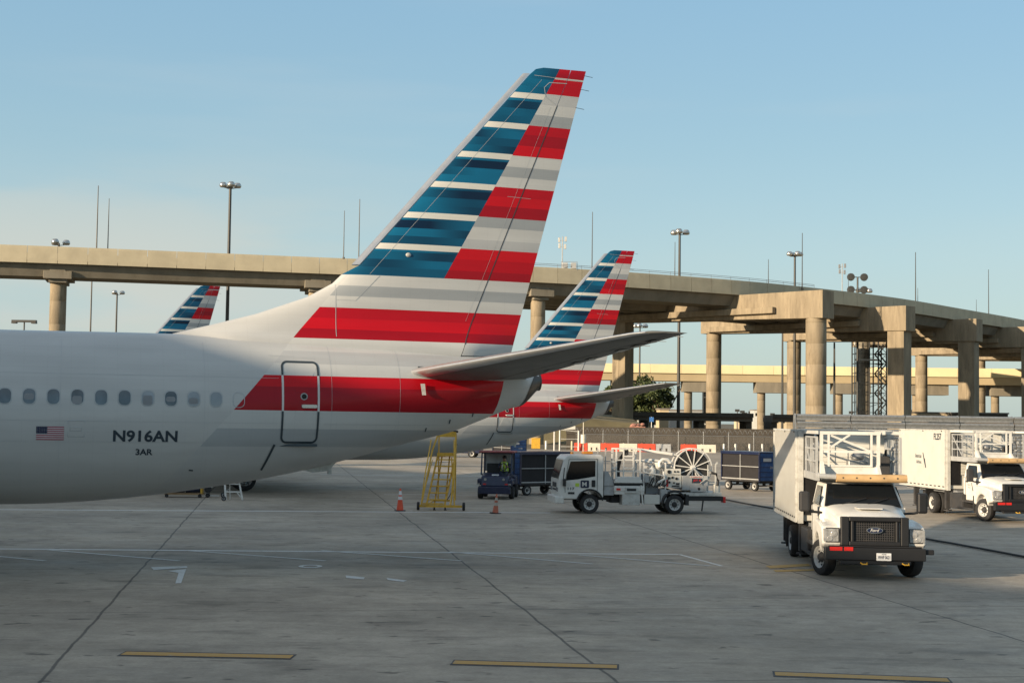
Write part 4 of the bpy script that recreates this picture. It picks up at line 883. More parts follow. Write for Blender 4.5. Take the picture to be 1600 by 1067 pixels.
# trees: trunk, limbs and leaf clusters
def leaf_mat(name, c1, c2):
    m, t, b = newmat(name); N = t.nodes; LK = t.links.new; tc = N.new('ShaderNodeTexCoord'); n = N.new('ShaderNodeTexNoise'); n.inputs['Scale'].default_value = .55; n.inputs['Detail'].default_value = 4; LK(tc.outputs['Object'], n.inputs['Vector'])
    r = N.new('ShaderNodeValToRGB'); r.color_ramp.elements[0].position = .35; r.color_ramp.elements[0].color = (*c1, 1); r.color_ramp.elements[1].position = .65; r.color_ramp.elements[1].color = (*c2, 1); LK(n.outputs['Fac'], r.inputs['Fac']); LK(r.outputs[0], b.inputs['Base Color']); b.inputs['Roughness'].default_value = .65; return m
M['leaf'] = leaf_mat('tree_leaves', (.028, .045, .012), (.085, .11, .03))
def tree(px, ytop, Yt, wpx, lab, seed, base=0, trunks=1):
    rd = random.Random(seed); q = at(px, ytop, Yt); H_ = q.z - base; Rr = wpx / F * Yt / 2
    t = thing('tree', lab, 'tree', (q.x, q.y, base), 0, 'trees behind the wall'); tb = MB(); cl = []
    for k in range(trunks):
        bx = (k - (trunks - 1) / 2) * Rr * .55; tb.tube([(bx, 0, 0), (bx + rd.uniform(-.3, .3), .2, H_ * .2), (bx * 1.2, 0, H_ * .45)], .26, 8)
        for j in range(7):
            a = rd.uniform(0, 6.28); e = Vector((bx + math.cos(a) * Rr * .6, math.sin(a) * Rr * .6, H_ * rd.uniform(.45, .8))); tb.tube([(bx, 0, H_ * rd.uniform(.15, .35)), ((bx + e.x) / 2, e.y / 2, e.z * .62), e], .09, 6)
    tb.build('trunk', 'bark', t)
    for k in range(60):
        for _ in range(50):
            x, y, z = rd.uniform(-1, 1), rd.uniform(-1, 1), rd.uniform(-1, 1)
            if x * x + y * y + z * z < 1: break
        cl.append((Vector((x * Rr * .86, y * Rr * .8, H_ * (.60 + .34 * z * (1 - .25 * abs(x))))), Rr * rd.uniform(.16, .33)))
    vs = []; fs = []
    for c, r in cl:
        for k in range(int(300 * (r / Rr / .25) ** 2)):
            d = Vector((rd.gauss(0, 1), rd.gauss(0, 1), rd.gauss(0, 1))).normalized() * r * rd.uniform(.35, 1.08) ; p = c + Vector((d.x, d.y, d.z * .75)); s_ = rd.uniform(.16, .40)
            u_ = Vector((rd.gauss(0, 1), rd.gauss(0, 1), rd.gauss(0, .6))).normalized(); v_ = u_.cross(Vector((rd.gauss(0, 1), rd.gauss(0, 1), rd.gauss(0, 1)))).normalized()
            o = len(vs); vs += [p - u_ * s_, p - v_ * s_ * .6, p + u_ * s_, p + v_ * s_ * .6]; fs.append((o, o + 1, o + 2, o + 3))
    me = bpy.data.meshes.new('crown'); me.from_pydata([tuple(v) for v in vs], [], fs); me.materials.append(M['leaf']); o = bpy.data.objects.new('crown', me); COL.objects.link(o); o.parent = t
tree(1003, 582, 300, 106, 'large dark green tree behind the square viaduct column', 3, 0, 3)
tree(951, 592, 310, 40, 'smaller green tree between the airliner cone and the column', 5, 0, 1)
tree(785, 640, 340, 60, 'low bush hidden near the tail of the airliner', 8, 0, 1)

# small far things behind the wall
def building(name, px0, px1, ytop, Yb, lab, m_='beige', win=3):
    a, c = at(px0, ytop, Yb), at(px1, ytop, Yb); t = thing(name, lab, 'building', (a.x, Yb, 0), 0); W_ = c.x - a.x; h = a.z
    b = MB(); b.box(0, W_, 0, 8, 0, h); b.build('wall', m_, t); b = MB(); b.box(-.2, W_ + .2, -.2, 8.2, h, h + .3); b.build('roof', 'roofm', t)
    for k in range(win): x = W_ * (k + .5) / win; q = MB(); q.box(x - .5, x + .5, -.06, .02, h - 1.9, h - .9); q.build('window', 'glass', t)
building('site_hut', 1031, 1045, 640, 290, 'small cream hut under the far viaduct right of the tree')
building('storage_container', 1001, 1011, 648, 280, 'white storage container under the tree, left of two', 'boxwhite', 1); building('storage_container', 1016, 1025, 648, 281, 'white storage container under the tree, right of two', 'boxwhite', 1)
building('low_building', 1046, 1100, 641, 420, 'long low grey building behind the lattice tower', 'lgrey', 8)
building('low_building', 1411, 1492, 645, 330, 'low tan roofed building between the right hand columns', 'beige', 6); building('low_building', 1500, 1575, 646, 320, 'dark flat building at the right behind the blast fence', 'wallc', 5)
building('low_building', 1150, 1230, 655, 900, 'faint far building on the horizon between the columns', 'beige', 8)
for px, yt, Yp, w_, lab in ((1178, 641, 500, 9, 'tall white and blue far tank building between the columns'),):
    building('far_tower', px, px + w_, yt, Yp, lab, 'boxwhite', 1)
for k, (px, yt) in enumerate(((1152, 642), (1160, 644), (1164, 647), (1173, 645), (1187, 646), (1207, 648), (1330, 645), (1425, 643))):
    a = at(px, yt, 600); b = MB(); b.cyl((0, 0, 0), (0, 0, a.z), .22, n=6); b.box(-.9, .9, -.4, .4, a.z - .3, a.z + .7)
    tag(b.build('far_pole', 'pole', None, 0, (a.x, 600, 0)), 'tiny far dark pole on the horizon seen between the viaduct columns', 'pole', 'tiny poles on the horizon')
p = at(964, 664, 205); t = thing('road_sign', 'small blue square sign above the wall right of the square column', 'sign', (p.x + 4.8, 205, 0), 0); q = MB(); q.cyl((0, 0, 0), (0, 0, 4.3), .05, n=6); q.build('post', 'steel', t); q = MB(); q.box(-.3, .3, -.06, -.02, 3.6, 4.25); q.build('sign_face', 'bluesign', t)
p = at(996, 665, 200); b = MB()
for k in range(9): b.ball((random.uniform(-.8, .7), random.uniform(-.4, .4), 3.0 + random.uniform(-.1, .3)), random.uniform(.2, .36), n=8, sq=(1.3, 1, .8))
b.box(-1.0, 1.0, -.6, .6, 2.3, 2.95); b.box(-.9, .9, -.5, .5, 0, 2.3)
tag(b.build('debris_bin', 'spoil', None, 0, (p.x, 200, 0)), 'heap of pinkish debris piled on a bin behind the wall', 'debris bin')

# ------------------------------------------------------------------ catering truck
def catering_truck():
    t = thing('catering_truck', 'near white catering truck facing the camera with black grille and tan platform bumper', 'truck', (8.35, 34.6, 0), math.radians(-90 - 3.8), 'white catering trucks')
    # chassis
    b = MB()
    for s in (-1, 1): b.box(-7.6, .9, s * .42 - .05, s * .42 + .05, .62, .88)
    for x in (-7, -5.6, -4, -2.4, -.8): b.box(x - .06, x + .06, -.42, .42, .66, .84)
    b.cyl((0, -.85, .44), (0, .85, .44), .07); b.cyl((-4.8, -.8, .44), (-4.8, .8, .44), .09); b.ball((-4.8, 0, .44), .22)
    b.box(-.5, .6, -.45, .45, .35, .75); b.build('chassis', 'dark', t)
    for s in (-1, 1):
        wheel(t, 0, s * .99, .42, .27, s, steer=.36)
        wheel(t, -4.8, s * 1.07, .42, .25, s); wheel(t, -4.8, s * .78, .42, .25, -s)
    q = MB(); q.box(-3.1, -1.9, -1.12, -.5, .32, .92); q.build('battery_box', 'dark', t, .03)
    q = MB(); q.box(-3.1, -1.9, .5, 1.12, .32, .92); q.build('fuel_tank', 'dark', t, .05)
    q = MB(); q.box(-1.85, -.75, -1.14, -.62, .34, .42); q.box(-1.85, -.75, -1.14, -.70, .62, .69); q.box(-1.8, -1.75, -1.12, -.6, .34, .9); q.box(-.85, -.8, -1.12, -.6, .34, .9); q.build('step', 'dark', t)
    for x, s in ((-3.55, -1), (-3.55, 1), (-6.9, -1), (-6.9, 1)):
        q = MB(); q.box(x - .09, x + .09, s * 1.02 - .09, s * 1.02 + .09, .25, 1.0); q.cyl((x, s * 1.02, .2), (x, s * 1.02, .5), .05); q.cyl((x, s * 1.02, .17), (x, s * 1.02, .21), .16); q.build('stabiliser_leg', 'dark', t)
    for s in (-1, 1): q = MB(); q.box(-5.35, -5.30, s * .95 - .28, s * .95 + .28, .22, .95); q.build('mud_flap', 'black', t)
    # hood and cab, lofted across stations (x, half width low, half width high, z low, z shoulder, z top)
    b = MB()
    def sec(x, wl, wh, z0, z1, z2, crown=.03):
        pts = [(wl, z0), (wl, z1 - .10), (wl - .02, z1 - .04), (wh + .05, z1 + .02), (wh, z2 - .05), (wh * .8, z2), (wh * .4, z2 + crown)]
        return [(x, a, z) for a, z in pts] + [(x, -a, z) for a, z in reversed(pts)]
    b.loft([sec(.98, .74, .70, .80, 1.30, 1.385, .02), sec(.92, .78, .72, .78, 1.33, 1.42, .03), sec(.5, .80, .76, .78, 1.38, 1.50, .04), sec(0, .84, .80, .78, 1.44, 1.57), sec(-.55, .92, .86, .78, 1.50, 1.62)], 0, True)
    hood = b.build('hood', 'white', t, .012)
    q = MB(); q.prism([(.1, -.30), (.55, -.28), (.55, .28), (.1, .30)], 1.575, 1.60, 0, 'z'); q.build('hood_scoop', 'white', hood, .02)
    for s in (-1, 1):                                    # fenders with wheel arches
        fb = MB(); arch = [(-.56 * math.cos(R(a)), .44 + .56 * math.sin(R(a))) for a in range(0, 181, 15)]
        outer = [(-.68, .62), (-.70, .95), (-.66, 1.22), (-.3, 1.30), (.35, 1.27), (.82, 1.20), (.97, 1.0), (.98, .80), (.90, .74), (.60, .70)]
        # triangulate strip between arch and outline
        poly_ = outer + [(x, z) for x, z in reversed([p for p in arch if p[1] > .55])] 
        y0, y1 = (.72 * s, 1.16 * s); fb.prism(poly_, y0, y1, 0, 'y'); f_ = fb.build('fender', 'white', t, .05)
        h = MB(); h.box(.955, .992, s * .93 - .155, s * .93 + .155, .84, 1.17, 0); h.box(.99, .998, s * .93 - .13, s * .93 + .13, .86, 1.15, 1); h.lathe([(.085, .99), (.07, 1.01), (0, 1.012)], (0, s * .90, 1.04), 'x', 16, 1); h.lathe([(.07, .99), (.06, 1.01), (0, 1.01)], (0, s * .99, .93), 'x', 12, 1)
        h.build('headlight', ['black', 'lens'], t, .008)
        m_ = MB(); m_.box(.93, 1.0, s * 1.09 - .05, s * 1.09 + .05, .86, 1.15); m_.build('turn_signal', 'lens', t, .01)
        m_ = MB(); m_.tube([(-.55, s * .95, 1.42), (-.50, s * 1.2, 1.44), (-.50, s * 1.28, 1.46)], .03, 8); arm = m_.build('mirror_arm', 'black', t)
        m_ = MB(); m_.box(-.60, -.40, s * 1.26, s * 1.26 + s * .24, 1.44, 1.92); m_.build('mirror', 'black' if s > 0 else 'dark', arm, .05)
    cb = MB()                                            # cab shell
    cb.loft([[(-.50, .88, 1.0), (-.50, .90, 1.55), (-.50, -.90, 1.55), (-.50, -.88, 1.0)], [(-.56, 1.0, .80), (-.56, 1.0, 1.56), (-.56, -1.0, 1.56), (-.56, -1.0, .80)]], 0, True, False)
    cb.box(-2.05, -.55, -1.0, 1.0, .62, 1.55); cb.hexa([(-2.05, -.98, 1.55), (-.52, -.98, 1.55), (-.52, .98, 1.55), (-2.05, .98, 1.55)], [(-2.05, -.86, 2.12), (-1.02, -.82, 2.12), (-1.02, .82, 2.12), (-2.05, .86, 2.12)]); cb.build('cab', 'white', t, .05)
    ws = MB(); ws.add([(-.515, -.86, 1.60), (-.515, .86, 1.60), (-.965, .74, 2.07), (-.965, -.74, 2.07)], [(0, 1, 2, 3)]); ws.add([(-.50, -.9, 1.57), (-.50, .9, 1.57), (-.97, .78, 2.09), (-.97, -.78, 2.09)], [(0, 1, 2, 3)], 1)
    for i in range(4): x, y, z = ws.v[i]; ws.v[i] = (x + .025, y, z + .012)
    ws.build('windshield', ['glass', 'black'], t)
    q = MB(); q.bar((-.47, -.5, 1.63), (-.60, .1, 1.78), .02); q.build('wiper', 'black', t); q = MB(); q.bar((-.47, .1, 1.63), (-.60, .6, 1.78), .02); q.build('wiper', 'black', t)
    for s in (-1, 1):
        def sd(x, z): return (x, s * ((1.004 if z <= 1.55 else 1.0 - (z - 1.55) * .24) + (.006 if z > 1.55 else 0)), z)
        d = MB(); d.add([sd(-1.80, .72), sd(-.74, .72), sd(-.74, 1.53), sd(-1.80, 1.53)], [(0, 1, 2, 3)]); dd = d.build('door', 'white', t)
        e = MB(); e.add([sd(-1.78, 1.58), sd(-.74, 1.58), sd(-1.06, 2.03), sd(-1.78, 2.03)], [(0, 1, 2, 3)]); e.build('window', 'glass', dd)
        e = MB(); 
        for a, b_ in (((-1.81, .70), (-1.81, 1.55)), ((-.73, .70), (-.73, 1.55)), ((-1.81, .70), (-.73, .70))): p, r_ = sd(*a), sd(*b_); e.bar((p[0], p[1] + s * .002, p[2]), (r_[0], r_[1] + s * .002, r_[2]), .012)
        e.build('door_gap', 'black', dd)
        e = MB(); e.box(-1.72, -1.58, s * 1.0, s * 1.04, 1.38, 1.43); e.build('handle', 'black', dd, .008)
    gr_ = MB()                                           # grille surround with bars and mesh
    for y0, y1, z0, z1 in ((-.76, -.58, .78, 1.43), (.58, .76, .78, 1.43), (-.58, .58, 1.33, 1.43), (-.58, .58, .78, .88)): gr_.box(.93, 1.10, y0, y1, z0, z1)
    for s in (-1, 1): gr_.box(.96, 1.08, s * .50 - .035, s * .50 + .035, .86, 1.34)
    g_ = gr_.build('grille', 'black', t, .02)
    q = MB(); q.box(.97, .99, -.56, .56, .86, 1.35, 1)
    for k in range(18): y = -.44 + .88 * k / 17; q.box(.99, 1.02, y - .008, y + .008, .88, 1.33, 0)
    for k in range(9): z = .90 + .42 * k / 8; q.box(.992, 1.025, -.45, .45, z - .009, z + .009, 0)
    q.build('grille_mesh', ['dark', 'black'], g_)
    q = MB(); q.loft([[(1.05, .19 * math.cos(a), 1.13 + .075 * math.sin(a)) for a in [2 * math.pi * k / 24 for k in range(24)]], [(1.075, .185 * math.cos(a), 1.13 + .07 * math.sin(a)) for a in [2 * math.pi * k / 24 for k in range(24)]]], 0, True)
    q.loft([[(1.076, .17 * math.cos(a), 1.13 + .057 * math.sin(a)) for a in [2 * math.pi * k / 24 for k in range(24)]], [(1.08, .17 * math.cos(a), 1.13 + .057 * math.sin(a)) for a in [2 * math.pi * k / 24 for k in range(24)]]], 1, True)
    e = q.build('emblem', ['alloy', 'navy'], g_); lettering('emblem_lettering', 'Ford', .07, (1.084, -.10, 1.10), (0, 1, 0), (0, 0, 1), e, 'offwhite', .20, .01, .3)
    q = MB(); q.box(.98, 1.16, -1.13, 1.13, .46, .74); q.box(1.0, 1.12, -.80, .80, .36, .46); q.box(1.05, 1.12, -1.05, 1.05, .74, .78)
    bm_ = q.build('bumper', 'black', t, .03)
    for x0, x1 in ((-1.02, -.74), (-.70, -.50)): q = MB(); q.box(1.155, 1.17, x0, x1, .67, .755); q.build('reflector', 'redlens', bm_)
    for y in (-.25, .68): q = MB(); q.tube([(1.12, y - .07, .40), (1.22, y - .05, .38), (1.22, y + .05, .38), (1.12, y + .07, .40)], .016, 6); q.build('tow_hook', 'yellow', bm_)
    q = MB(); q.box(1.165, 1.18, .02, .35, .46, .63); pl_ = q.build('licence_plate', 'plate', bm_, .005); lettering('plate_lettering', 'WHP 0621', .075, (1.184, .05, .50), (0, 1, 0), (0, 0, 1), pl_, 'navy', .27, .01); lettering('plate_lettering', 'TEXAS', .03, (1.184, .13, .59), (0, 1, 0), (0, 0, 1), pl_, 'ink', .11, .005)
    q = MB(); q.box(1.0, 1.1, 1.13, 1.32, .60, .72); q.build('bumper_end', 'black', bm_, .02)
    # box body
    X0, X1, ZB, ZT, HW_ = -8.3, -2.95, 1.0, 3.38, 1.22
    b = MB(); b.box(X0, X1 - .3, -HW_ + .03, HW_ - .03, ZB + .04, ZT - .03); box = b.build('cargo_box', 'boxwhite', t, .02)
    for s in (-1, 1):
        q = MB(); q.box(X0 - .02, X1 - .32, s * HW_ - .015, s * HW_ + .015, ZB, ZT); q.build('side_panel', 'boxwhite', box)
        q = MB()
        for k in range(11): x = X0 + .35 + k * .44; q.box(x, x + .22, s * (HW_ + .012), s * (HW_ + .022), ZB + .10, ZB + .14)
        for x in (X0 + .06, (X0 + X1) / 2, X1 - .7): q.box(x, x + .07, s * (HW_ + .012), s * (HW_ + .03), ZT - .09, ZT - .04)
        for z in (ZB + .25,): q.box(X0 + .03, X0 + .08, s * (HW_ + .012), s * (HW_ + .025), z, z + .08)
        q.build('marker_strip', 'black', box)
        for z0, z1 in ((ZB, ZB + .055), (ZT - .05, ZT)): q = MB(); q.box(X0 - .03, X1 - .31, s * HW_ - .03, s * HW_ + .028, z0, z1); q.build('edge_rail', 'offwhite', box)
        for x in (X0 - .03, X1 - .36): q = MB(); q.box(x, x + .06, s * HW_ - .03, s * HW_ + .03, ZB, ZT); q.build('corner_post', 'offwhite', box)
    q = MB(); q.box(X1 - .32, X1 - .22, -1.18, -1.05, .98, ZT); q.box(X1 - .32, X1 - .22, 1.05, 1.18, .98, ZT); q.box(X1 - .32, X1 - .22, -1.05, 1.05, ZT - .12, ZT); q.box(X1 - .31, X1 - .26, -1.05, -.62, 1.2, ZT - .12, 1); q.build('front_frame', ['offwhite', 'black'], box)
    q = MB()
    for k in range(14): z = 1.6 + k * .12; q.box(X1 - .29, X1 - .24, -.60, .62, z, z + .113)
    q.build('roller_door', 'boxwhite', box)
    q = MB(); q.box(X0, X1 + .1, -.9, .9, .88, 1.0); q.build('subframe', 'grey', t)
    # scissor lift under the box
    q = MB()
    for s in (-.6, .6): q.bar((-7.4, s, .98), (-3.4, s, .86), .1); q.bar((-7.4, s, .86), (-3.4, s, .98), .1)
    q.build('scissor_lift', 'grey', t)
    # forward platform over the cab
    q = MB(); q.box(-3.25, -.78, -1.0, 1.0, 2.20, 2.29); q.box(-3.25, -.75, -1.04, -.98, 2.16, 2.34); q.box(-3.25, -.75, .98, 1.04, 2.16, 2.34); pf = q.build('platform', 'lgrey', t)
    q = MB(); q.cyl((-.68, -.02 - .58, 2.24), (-.68, 1.06, 2.24), .10, n=14); q.box(-.76, -.62, -.60, 1.06, 2.17, 2.31); q.build('platform_bumper', 'tanpipe', pf, .02)
    q = MB(); q.tube([(-.9, -1.0, 2.30), (-.72, -.98, 2.28), (-.68, -.6, 2.26)], .06, 8); q.build('platform_corner', 'lgrey', pf)
    for k in range(5): q = MB(); y = -.45 + k * .32; q.cyl((-.60, y, 2.25), (-.575, y, 2.25), .02, n=8); q.build('bolt', 'dark', pf)
    # front gate frame
    gx = -1.05; y0, y1 = -.90, .46
    q = MB()
    for y in (y0, y1): q.bar((gx, y, 2.3), (gx, y, 3.30), .075)
    for y in (y0 + .17, y1 - .17): q.bar((gx + .02, y, 2.5), (gx + .02, y, 3.28), .05)
    q.bar((gx, y0 - .04, 3.31), (gx, y1 + .04, 3.31), .08); q.bar((gx, y0, 2.86), (gx, y1, 2.86), .055); q.bar((gx, y0 + .17, 2.52), (gx, y1 - .17, 2.52), .045)
    q.bar((gx, y0 + .2, 3.26), (gx, y1 - .2, 2.88), .05); q.bar((gx + .01, y0 + .2, 2.95), (gx + .01, (y0 + y1) / 2, 3.27), .045)
    q.add([(gx, y0 + .02, 2.32), (gx, y1 - .02, 2.32), (gx, y1 - .02, 2.50), (gx, y0 + .02, 2.50), (gx - .03, y0 + .02, 2.32), (gx - .03, y1 - .02, 2.32), (gx - .03, y1 - .02, 2.50), (gx - .03, y0 + .02, 2.50)], [(0, 1, 2, 3), (7, 6, 5, 4), (3, 2, 6, 7)])
    q.hexa([(gx - .05, y0 - .02, 2.3), (gx + .38, y0 - .02, 2.3), (gx + .38, y0 + .05, 2.3), (gx - .05, y0 + .05, 2.3)], [(gx - .05, y0 - .02, 2.62), (gx + .04, y0 - .02, 2.62), (gx + .04, y0 + .05, 2.62), (gx - .05, y0 + .05, 2.62)])
    q.hexa([(gx - .05, y1 - .05, 2.3), (gx + .38, y1 - .05, 2.3), (gx + .38, y1 + .02, 2.3), (gx - .05, y1 + .02, 2.3)], [(gx - .05, y1 - .05, 2.55), (gx + .04, y1 - .05, 2.55), (gx + .04, y1 + .02, 2.55), (gx - .05, y1 + .02, 2.55)])
    q.build('gate_frame', 'white', pf)
    for y, nm in ((-1.0, 0), (1.0, 1)):                  # side rails with wire mesh
        q = MB()
        for x in (-1.1, -2.1, -3.1): q.bar((x, y, 2.3), (x, y, 3.2), .05)
        for z in (2.62, 2.92, 3.2): q.bar((-3.15, y, z), (-1.1, y, z), .04)
        for k in range(9): q.bar((-3.1 + k * .25, y, 2.32), (-3.1 + k * .25, y, 3.2), .012)
        q.bar((-3.1, y, 3.15), (-2.1, y, 2.35), .03); q.build('side_rail', 'lgrey', pf)
    q = MB(); q.tube([(-3.1, -.78, 2.3), (-3.1, -.80, 3.05), (-2.7, -.82, 3.22), (-1.6, -.86, 2.95), (-1.35, -.88, 2.3)], .035, 8); q.build('handrail', 'grey', pf)
    q = MB(); q.box(-3.3, -1.0, .55, .62, 3.28, 3.36); q.box(-3.3, -1.0, -1.05, -.98, 3.28, 3.36); q.box(-3.35, -3.28, -1.05, 1.05, 3.26, 3.37); q.box(-3.3, -1.0, .98, 1.05, 3.28, 3.36); q.build('canopy_rail', 'white', pf)
    q = MB(); q.box(-3.0, -2.6, .0, .5, 2.3, 2.62); q.lathe([(0, 0), (.16, .02), (.18, .12), (.06, .2), (0, .2)], (-2.8, .25, 2.62), 'z', 14); q.build('pump_unit', 'steel', pf, .02)
    q = MB(); q.box(-2.2, -1.9, .62, .9, 2.3, 2.75); q.tube([(-2.05, .75, 2.7), (-1.9, .8, 2.9), (-2.2, .85, 2.6)], .03, 6); q.build('control_box', 'dark', pf, .02)
    return t, box
truck, cbox = catering_truck()
truck2 = copy_tree(truck); truck2.location = (18.75, 55.3, 0); truck2.rotation_euler.z = math.radians(-90 + 5.5); truck2['label'] = 'second white catering truck further back at the right edge, full in the sun'
def sub(o, nm): return [c for c in kids(o) if c.name.split('.')[0] == nm]
b2 = sub(truck2, 'cargo_box')[0]
ey = (0, 0, 1); ex = (1, 0, 0)
lettering('fleet_number_lettering', 'FL257', .27, (-4.42, -1.245, 2.96), ex, ey, b2, 'ink', .78, .02)
lettering('airline_lettering', 'American', .17, (-6.45, -1.245, 2.20), ex, ey, b2, 'ink', .68, -.002); lettering('airline_lettering', 'Airlines', .14, (-6.32, -1.245, 1.97), ex, ey, b2, 'ink', .55, -.002)
q = MB(); q.add([(-5.62, -1.246, 2.42), (-5.56, -1.246, 2.42), (-5.42, -1.246, 2.12), (-5.50, -1.246, 2.12)], [(0, 3, 2, 1)]); q.add([(-5.50, -1.246, 2.12), (-5.40, -1.246, 2.20), (-5.25, -1.246, 1.80), (-5.33, -1.246, 1.82)], [(0, 3, 2, 1)]); q.build('emblem', 'ink', b2)
dr2 = [d for d in sub(truck2, 'door') if d.data.vertices[0].co.y < 0][0]
lettering('airline_lettering', 'American', .07, (-1.62, -1.012, 1.26), ex, ey, dr2, 'grey', .28, 0); lettering('airline_lettering', 'Airlines', .06, (-1.58, -1.012, 1.16), ex, ey, dr2, 'grey', .24, 0)
q = MB(); q.add([(-1.26, -1.012, 1.38), (-1.22, -1.012, 1.38), (-1.08, -1.012, 1.08), (-1.13, -1.012, 1.06)], [(0, 3, 2, 1)]); q.build('emblem', 'ink', dr2)

# ------------------------------------------------------------------ hydrant fuel service truck
def fuel_truck():
    t = thing('fuel_service_truck', 'white cabover fuelling truck with large hose reel and lift cage', 'truck', (2.93, 57.3, 0), math.radians(180 + 7))
    b = MB()
    for s in (-1, 1): b.box(-5.2, 1.0, s * .38 - .04, s * .38 + .04, .50, .68)
    b.cyl((0, -.75, .37), (0, .75, .37), .06); b.cyl((-3.3, -.75, .37), (-3.3, .75, .37), .08); b.box(-2.9, -.9, -.5, .5, .40, .62); b.build('chassis', 'dark', t)
    for s in (-1, 1):
        wheel(t, 0, s * .82, .37, .22, s); wheel(t, -3.3, s * .90, .37, .22, s); wheel(t, -3.3, s * .64, .37, .22, -s)
    # cab: side profile prism with slanted windscreen, then arch cut by profile
    prof = [(1.18, .55), (1.22, .80), (1.21, 1.28), (1.00, 2.08), (.86, 2.22), (-.42, 2.24), (-.52, 2.16), (-.52, .62), (-.46, .62)] + [(-.46 * math.cos(R(a)), .42 + .46 * math.sin(R(a))) for a in range(25, 156, 13)] + [(.50, .55)]
    b = MB(); b.prism(prof, -.98, .98); cab = b.build('cab', 'white', t, .05)
    q = MB(); q.add([(1.225, -.84, 1.33), (1.225, .84, 1.33), (1.03, .80, 2.03), (1.03, -.80, 2.03)], [(0, 1, 2, 3)]); q.build('windshield', 'glass', cab)
    for s in (-1, 1):
        y = s * .985; q = MB(); q.add([(.93, y, 1.26), (.90, y, 1.50), (.76, y, 1.98), (-.20, y, 2.02), (-.20, y, 1.42), (.50, y, 1.30)], [(0, 1, 2, 3, 4, 5)]); d = q.build('window', 'glass', cab)
        q = MB()
        for a, c in (((-.28, y, .66), (-.28, y, 2.08)), ((.96, y, 1.22), (.82, y, 2.06)), ((-.28, y, 2.08), (.82, y, 2.06)), ((.96, y, .80), (.96, y, 1.22))): q.bar(a, c, .014)
        q.build('door_gap', 'black', cab)
        q = MB(); q.box(-.20, -.06, y - .01 * s, y + .03 * s, 1.02, 1.28); q.build('handle', 'black', cab, .01)
        q = MB(); q.tube([(.93, s * .98, 1.2), (1.05, s * 1.12, 1.35), (1.02, s * 1.14, 1.75)], .02, 6); q.box(1.0 - .04, 1.0 + .06, s * 1.1 - .1, s * 1.1 + .1, 1.05, 1.32); q.build('mirror', 'black', cab, .01)
        q = MB(); q.box(1.15, 1.235, s * .70 - .20, s * .70 + .20, .82, 1.0); q.build('headlight', 'lens', cab, .02)
        q = MB(); q.box(.60, .85, y, y + .01 * s, .74, .82); q.build('side_lamp', 'dark', cab)
        q = MB(); q.tube([(-.5 * math.cos(R(a)), s * .985, .42 + .5 * math.sin(R(a))) for a in range(10, 171, 10)], .035, 6); q.build('fender_flare', 'black', cab)
    q = MB(); q.box(1.222, 1.235, -.45, .45, .98, 1.16); q.box(1.222, 1.235, -.38, .38, .86, .93); q.build('grille', 'dark', cab)
    q = MB(); q.hexa([(1.0, -1.0, .38), (1.34, -.98, .38), (1.34, .98, .38), (1.0, 1.0, .38)], [(1.0, -1.0, .66), (1.36, -.98, .66), (1.36, .98, .66), (1.0, 1.0, .66)]); q.build('bumper', 'white', t, .04)
    q = MB(); q.box(-.25, .15, -.18, .18, 2.25, 2.34); q.cyl((.5, -.3, 2.24), (.5, -.3, 2.31), .06); q.build('roof_beacon', 'amber', cab, .02)
    q = MB(); q.loft([[(x, .99, z) for x, z in roundrect(.04, .37, .98, 1.27, .05, 3)], [(x, .995, z) for x, z in roundrect(.04, .37, .98, 1.27, .05, 3)]], 0, True, False); lg = q.build('door_emblem', 'navy', cab)
    lettering('emblem_lettering', 'M', .17, (.305, 1.0, 1.04), (-1, 0, 0), (0, 0, 1), lg, 'white', .17, .012)
    q = MB(); q.add([(.42, .99, 1.03), (.57, .99, 1.03), (.57, .99, 1.16), (.42, .99, 1.16)], [(3, 2, 1, 0)]); q.build('sticker', 'vest', cab)
    lettering('fleet_number_lettering', '117', .10, (.86, .992, .90), (-1, 0, 0), (0, 0, 1), cab, 'ink', .26, .02)
    # ladder rack behind cab
    q = MB()
    for x in (-.62, -.92):
        for y in (-.8, .8): q.bar((x, y, .75), (x, y, 2.45), .035)
    for z in (1.2, 1.6, 2.0, 2.4): q.bar((-.62, .8, z), (-.92, .8, z), .03); q.bar((-.62, -.8, z), (-.62, .8, z), .03)
    q.build('ladder', 'lgrey', t)
    q = MB(); q.box(-.95, -.56, -.85, .88, .70, 1.05); q.hexa([(-1.0, .55, 1.05), (-.56, .55, 1.05), (-.56, .9, 1.05), (-1.0, .9, 1.05)], [(-.72, .55, 1.6), (-.56, .55, 1.6), (-.56, .9, 1.6), (-.72, .9, 1.6)]); q.build('side_box', 'lgrey', t, .02)
    # lift cage
    q = MB()
    for x in (-1.02, -1.95):
        for y in (.05, .92): q.bar((x, y, 1.30), (x, y, 2.48), .055)
    for x in (-1.30, -1.68): q.bar((x, .93, 1.32), (x, .93, 2.46), .05)
    for z in (1.62, 2.05, 2.48):
        for y in (.05, .92): q.bar((-1.02, y, z), (-1.95, y, z), .045)
        for x in (-1.02, -1.95): q.bar((x, .05, z), (x, .92, z), .045)
    q.bar((-1.0, .95, 1.75), (-.84, .95, 1.75), .05); q.bar((-1.0, .95, 1.98), (-.84, .95, 1.98), .05); q.bar((-1.3, .94, 2.2), (-1.68, .94, 2.2), .05); q.bar((-1.3, .94, 1.75), (-1.68, .94, 1.75), .05)
    q.build('lift_cage', 'white', t)
    q = MB(); q.tube([(-1.2, .5, 1.4), (-1.15, .55, 2.0), (-1.45, .6, 2.38), (-1.55, .6, 2.4)], .06, 8); q.tube([(-1.15, .3, 1.3), (-1.3, .4, 2.1), (-1.6, .3, 2.3)], .045, 8); q.build('lift_hose', 'hose', t)
